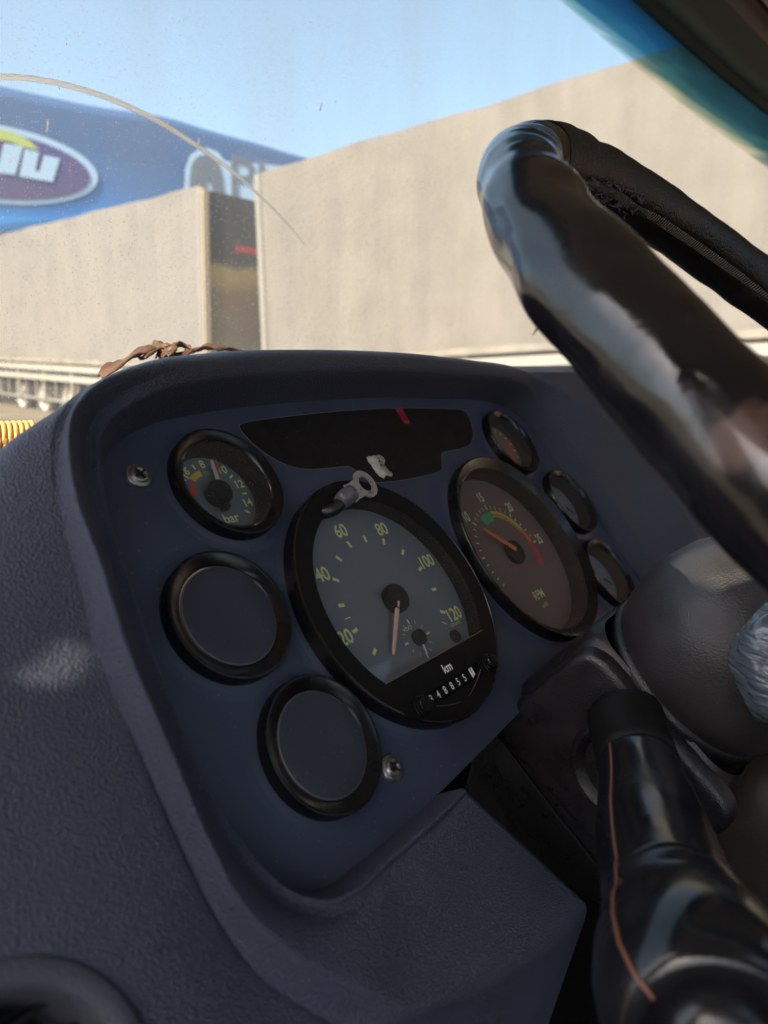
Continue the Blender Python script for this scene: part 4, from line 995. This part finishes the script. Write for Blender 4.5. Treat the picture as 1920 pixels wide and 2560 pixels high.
# lower cover, lit from the side window
mb = MB(); rows = []
for a, q in ((-150, 0.6), (-110, 0.85), (-60, 1.0), (-25, 1.0), (-8, 0.92), (0, 0.8)):
    rows.append([CF(a + 10, 40 + x * q, -95 + y * q) for x, y in rsec(62, 52, 34, 8)])
mb.grid(rows, 'brownvinyl', close_c=True)
mb.add(rows[-1], [list(range(len(rows[-1])))], 'brownvinyl')
lowc = mb.build('lower_cover', colm)
mb = MB(); mb.tube([P(1826, 2085, 0.40), P(1845, 2118, 0.395), P(1858, 2150, 0.39)], [0.003, 0.0042, 0.003], 'black', 10); mb.build('slot', lowc)
# ================================================================== stalk lever
SP0 = CF(SK[0], -52, SK[1])
stalk = thing('column_stalk', SP0, 'thick glossy black switch stalk with ridged round end, nearest the camera', 'switch stalk')
T0 = P(1562, 1790, 0.345); T1 = P(1600, 1930, 0.315); T2 = P(1640, 2120, 0.262); T3 = P(1690, 2290, 0.222); T4 = P(1760, 2480, 0.188); T5 = P(1800, 2570, 0.172)
ax = spline([T0, T1, T2, T3, T4, T5], 8)
mb = MB()
n1 = 25
rad = []
for i, p in enumerate(ax):
    f = i / (len(ax) - 1)
    rad.append(0.0168 if f < 0.18 else 0.0168 + 0.0045 * min(1, (f - 0.18) / 0.2))
k1 = int(len(ax) * 0.62)
mb.tube(ax[:int(len(ax) * 0.2)], 0.0178, 'satin', 32); mb.build('stalk_root', stalk)
mb = MB(); mb.tube(ax[int(len(ax) * 0.16):k1], rad[int(len(ax) * 0.16):k1], 'stalk', 36); sh = mb.build('stalk_shaft', stalk)
# seam ridge facing the camera, its highlight put into the colour
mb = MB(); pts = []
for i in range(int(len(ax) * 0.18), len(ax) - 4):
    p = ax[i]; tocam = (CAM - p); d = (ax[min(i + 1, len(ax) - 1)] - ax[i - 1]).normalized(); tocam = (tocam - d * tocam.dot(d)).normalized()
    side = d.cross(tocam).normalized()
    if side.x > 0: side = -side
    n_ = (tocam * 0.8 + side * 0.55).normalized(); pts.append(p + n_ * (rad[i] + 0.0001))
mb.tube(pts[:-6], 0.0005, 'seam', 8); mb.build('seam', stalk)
mb = MB()
d0 = (ax[k1] - ax[k1 - 2]).normalized(); e1 = d0.cross(UP).normalized(); e2 = d0.cross(e1)
kb = ax[k1 - 1]
kf = lambda x, y, h: kb + e1 * x + e2 * y + d0 * h
mb.lathe([(0.019, -0.002), (0.0222, 0.000), (0.0228, 0.003), (0.0215, 0.006), (0.021, 0.009), (0.0232, 0.012), (0.026, 0.020), (0.0275, 0.032), (0.027, 0.044), (0.024, 0.052), (0.019, 0.056), (0.0175, 0.052), (0.0165, 0.047), (0.0150, 0.047), (0.0135, 0.054), (0.010, 0.058), (0.0002, 0.059)], 'stalk', kf, 48)
rend = mb.build('rotary_end', stalk)
prof = [(0.0213, -0.006), (0.0224, 0.0), (0.0229, 0.006), (0.0236, 0.012), (0.0261, 0.020), (0.0276, 0.032), (0.0271, 0.044), (0.0241, 0.052), (0.0192, 0.0562)]
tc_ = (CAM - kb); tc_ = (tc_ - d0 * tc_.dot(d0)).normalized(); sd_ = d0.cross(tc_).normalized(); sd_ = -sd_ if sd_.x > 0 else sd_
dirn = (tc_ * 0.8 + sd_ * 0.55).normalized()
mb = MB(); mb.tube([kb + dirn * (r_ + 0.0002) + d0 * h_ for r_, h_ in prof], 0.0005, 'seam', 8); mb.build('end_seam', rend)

# ================================================================== steering wheel
WC = Vector((0.24249, -0.03597, 0.34565)); WM = Vector((0.51236391, -0.65487183, -0.55554125))
Wa = WM.cross(Vector((0, 0, 1))).normalized(); Wb = WM.cross(Wa)
WR, Wr = 0.225, 0.0178
whl = thing('steering_wheel', cw_(WC), 'black leather wrapped steering wheel with glossy rim and frayed stitching', 'steering wheel')
def ringp(t, rr, ph, extra=0.0):
    ra = Wa * math.cos(t) + Wb * math.sin(t)
    dd_ = (math.degrees(t) + 180) % 360 - 180; gs = math.exp(-((dd_ - 6) / 24) ** 2)
    return cw_(WC + Vector((0.0055, 0.0058, 0)) * gs + ra * WR + (ra * math.cos(ph) + WM * math.sin(ph)) * (rr + extra))
def rimrad(t):
    d = math.degrees(t) % 360
    r = Wr + 0.0007 * math.sin(5.3 * t + 1) + 0.0005 * math.sin(11.7 * t) + 0.0004 * math.sin(23 * t + 2)
    if 5 < d < 30: r += 0.0
    dd = (d + 180) % 360 - 180
    r -= 0.0022 * math.exp(-((dd - 2) / 20) ** 2)
    r += 0.0014 * math.exp(-((dd - 58) / 26) ** 2)
    if 270 < d < 345: r += 0.0020 * math.sin((d - 270) / 75 * math.pi)
    return r
def rim_part(name, d0, d1, m, n):
    mb = MB(); rows = []
    for i in range(n + 1):
        t = R(d0 + (d1 - d0) * i / n); r = rimrad(t); row = []
        for k in range(48):
            ph = 2 * math.pi * k / 48
            w_ = 0.0
            dd = math.degrees(t) % 360
            # wrinkles across the wrap near the bend
            if dd > 335 or dd < 22:
                fade = 1 - abs(((dd + 25) % 360) - 23) / 24
                w_ = 0.0004 * max(0, fade) * math.sin(t * 170 + 1.5 * math.sin(ph)) * (0.5 + 0.5 * math.cos(ph - math.pi * 0.9))
            # valley where the wrap edges meet, on the inside
            dv_ = math.atan2(math.sin(ph - math.pi), math.cos(ph - math.pi))
            w_ -= 0.0016 * math.exp(-(dv_ / 0.10) ** 2)
            q0 = ringp(t, r, ph)
            w_ += 0.0012 * noise.noise(Vector((t * 9, ph * 0.8, 1))) + 0.0009 * noise.noise(q0 * 30) + 0.00022 * noise.noise(q0 * 90 + Vector((5, 1, 2))) + 0.0005 * max(0, noise.noise(Vector((t * 16, ph * 0.9, 3)))) ** 2
            row.append(ringp(t, r, ph, w_))
        rows.append(row)
    mb.grid(rows, m, close_c=True, close_r=False); return mb.build(name, whl)
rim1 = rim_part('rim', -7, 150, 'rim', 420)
rim2 = rim_part('rim', 150, 353, 'rim_far', 440)
# stitching along the inside valley
mb = MB()
k = 0
for i in range(0, 330):
    t = R(-118 + i * 0.55); r = rimrad(t)
    a = ringp(t, r, math.pi - 0.13, 0.0001); b = ringp(t + R(0.4), r, math.pi + 0.13, 0.0001); mid = ringp(t + R(0.2), r, math.pi, 0.0004)
    mb.tube([a, mid, b], 0.00035, 'stitch', 5)
mb.build('stitching', whl)
# frayed threads and torn wrap tufts
mb = MB(); rnd = random.Random(11)
for d, ph0, nn, ln_ in ((340, math.pi, 10, 0.005), (333, math.pi + 0.1, 60, 0.007), (325, math.pi, 50, 0.006), (316, math.pi, 10, 0.004)):
    for _ in range(nn // 2):
        t = R(d + rnd.uniform(-3, 3)); ph = ph0 + rnd.uniform(-0.35, 0.35); r = rimrad(t)
        p0 = ringp(t, r, ph, rnd.uniform(0, ln_ * 0.5)); e1_ = Vector((rnd.uniform(-1, 1), rnd.uniform(-1, 1), rnd.uniform(-1, 1))).normalized(); e2_ = e1_.orthogonal().normalized()
        rr_ = rnd.uniform(0.0015, 0.004); a0_ = rnd.uniform(0, 6)
        mb.tube([p0 + (e1_ * math.cos(a0_ + q * 0.55) + e2_ * math.sin(a0_ + q * 0.55)) * rr_ * (1 - 0.04 * q) for q in range(rnd.randint(6, 12))], 0.00028, 'thread', 4)
mb.build('frayed_threads', whl)
mb = MB()
for px, py, qx, qy in ((1352, 800, 1332, 838), (1378, 838, 1372, 856)):
    mb.tube([P(px, py, 0.25), P((px + qx) / 2 + 2, (py + qy) / 2, 0.25), P(qx, qy, 0.25)], [0.0009, 0.0005, 0.0001], 'rim', 6)
mb.build('torn_wrap_ends', whl)
# hub and spokes (mostly outside the picture)
mb = MB(); hubc = CF(150, 0, 0)
mb.lathe([(36, 104), (60, 112), (72, 128), (70, 146), (50, 160), (0.1, 164)], 'rim', cf, 64); mb.build('hub', whl)
for t in (R(110), R(185), R(250)):
    mb = MB(); a = CF(135, 0, 0); b = ringp(t, 0, 0); mb.tube(spline([a, a.lerp(b, 0.5) + UP * -0.006, b], 6), 0.011, 'rim', 16); mb.build('spoke', whl)
# horn wiring bulge wrapped in glossy film, at the right edge
mb = MB(); rows = []
bc = P(1965, 1660, 0.30)
for i in range(25):
    th = math.pi * i / 24; row = []
    for j in range(48):
        ph = 2 * math.pi * j / 48
        rr = 0.0205 * (1 + 0.05 * math.sin(3 * ph + 4 * th) + 0.03 * math.sin(7 * ph - 3 * th))
        row.append(bc + Vector((rr * math.sin(th) * math.cos(ph), rr * math.sin(th) * math.sin(ph), rr * 1.25 * math.cos(th))))
    rows.append(row)
mb.grid(rows, 'film', close_c=True); mb.build('wrapped_boss', whl)

# ================================================================== things lying on the dash beyond the hood
cordt = thing('cord_wrapped_stick', P(30, 1104, 0.40), 'brown stick bound with golden cord, behind the left shoulder of the dashboard', 'ornament')
a = P(-120, 1112, 0.40); b = P(110, 1102, 0.43)
mb = MB(); mb.tube([a, a.lerp(b, 0.5), b], 0.0095, 'wood', 20); mb.build('stick', cordt)
mb = MB(); d = (b - a).normalized(); e1 = d.cross(UP).normalized(); e2 = e1.cross(d)
for k in range(9):
    q = a + (b - a) * (0.30 + 0.065 * k); pts = []
    for i in range(26):
        an = 2 * math.pi * i / 24; pts.append(q + e1 * 0.0112 * math.cos(an) + e2 * 0.0112 * math.sin(an) + d * (0.0008 * i / 24 + 0.002 * math.sin(an)))
    mb.tube(pts, 0.0014, 'cord', 8)
mb.build('cord_wrap', cordt)
mb = MB(); mb.tube([P(-20, 1130, 0.405), P(0, 1300, 0.5)], 0.004, 'wood', 8); mb.tube([P(60, 1120, 0.425), P(60, 1300, 0.52)], 0.004, 'wood', 8); mb.build('leg', cordt)
rib = thing('brown_ribbon_bow', P(430, 880, 0.52), 'crumpled brown ribbon bow lying behind the top of the hood', 'ribbon')
def strip_(name, cps, wid, seed):
    rnd = random.Random(seed); mb = MB(); c_ = spline([P(*q) for q in cps], 8); rows = []
    nn = len(c_)
    for i, p in enumerate(c_):
        f = i / (nn - 1); wd = wid * (0.55 + 0.45 * math.sin(math.pi * min(1, f * 1.1 + 0.05)))
        side = (FWD * 0.9 + UP * (0.05 + 0.22 * math.sin(f * 9 + seed)))
        rows.append([p + side * wd * (k / 5 - 0.2) + UP * (0.0012 * math.sin(k * 2 + i * 0.5 + seed)) for k in range(6)])
    mb.grid(rows, 'ribbon')
    o = mb.build(name, rib); md = o.modifiers.new('s', 'SOLIDIFY'); md.thickness = 0.0012; return o
strip_('ribbon_tail', [(258, 942, .47), (300, 908, .48), (345, 884, .49), (392, 872, .50), (430, 892, .50)], 0.016, 1)
strip_('ribbon_loop', [(360, 892, .49), (395, 872, .50), (415, 861, .50), (440, 868, .50), (425, 892, .49)], 0.014, 4)
strip_('ribbon_loop', [(405, 898, .50), (430, 868, .50), (452, 862, .51), (478, 874, .51), (455, 890, .50)], 0.014, 7)
strip_('ribbon_tail', [(440, 893, .50), (500, 874, .52), (540, 872, .53), (585, 876, .54), (640, 892, .55)], 0.014, 9)
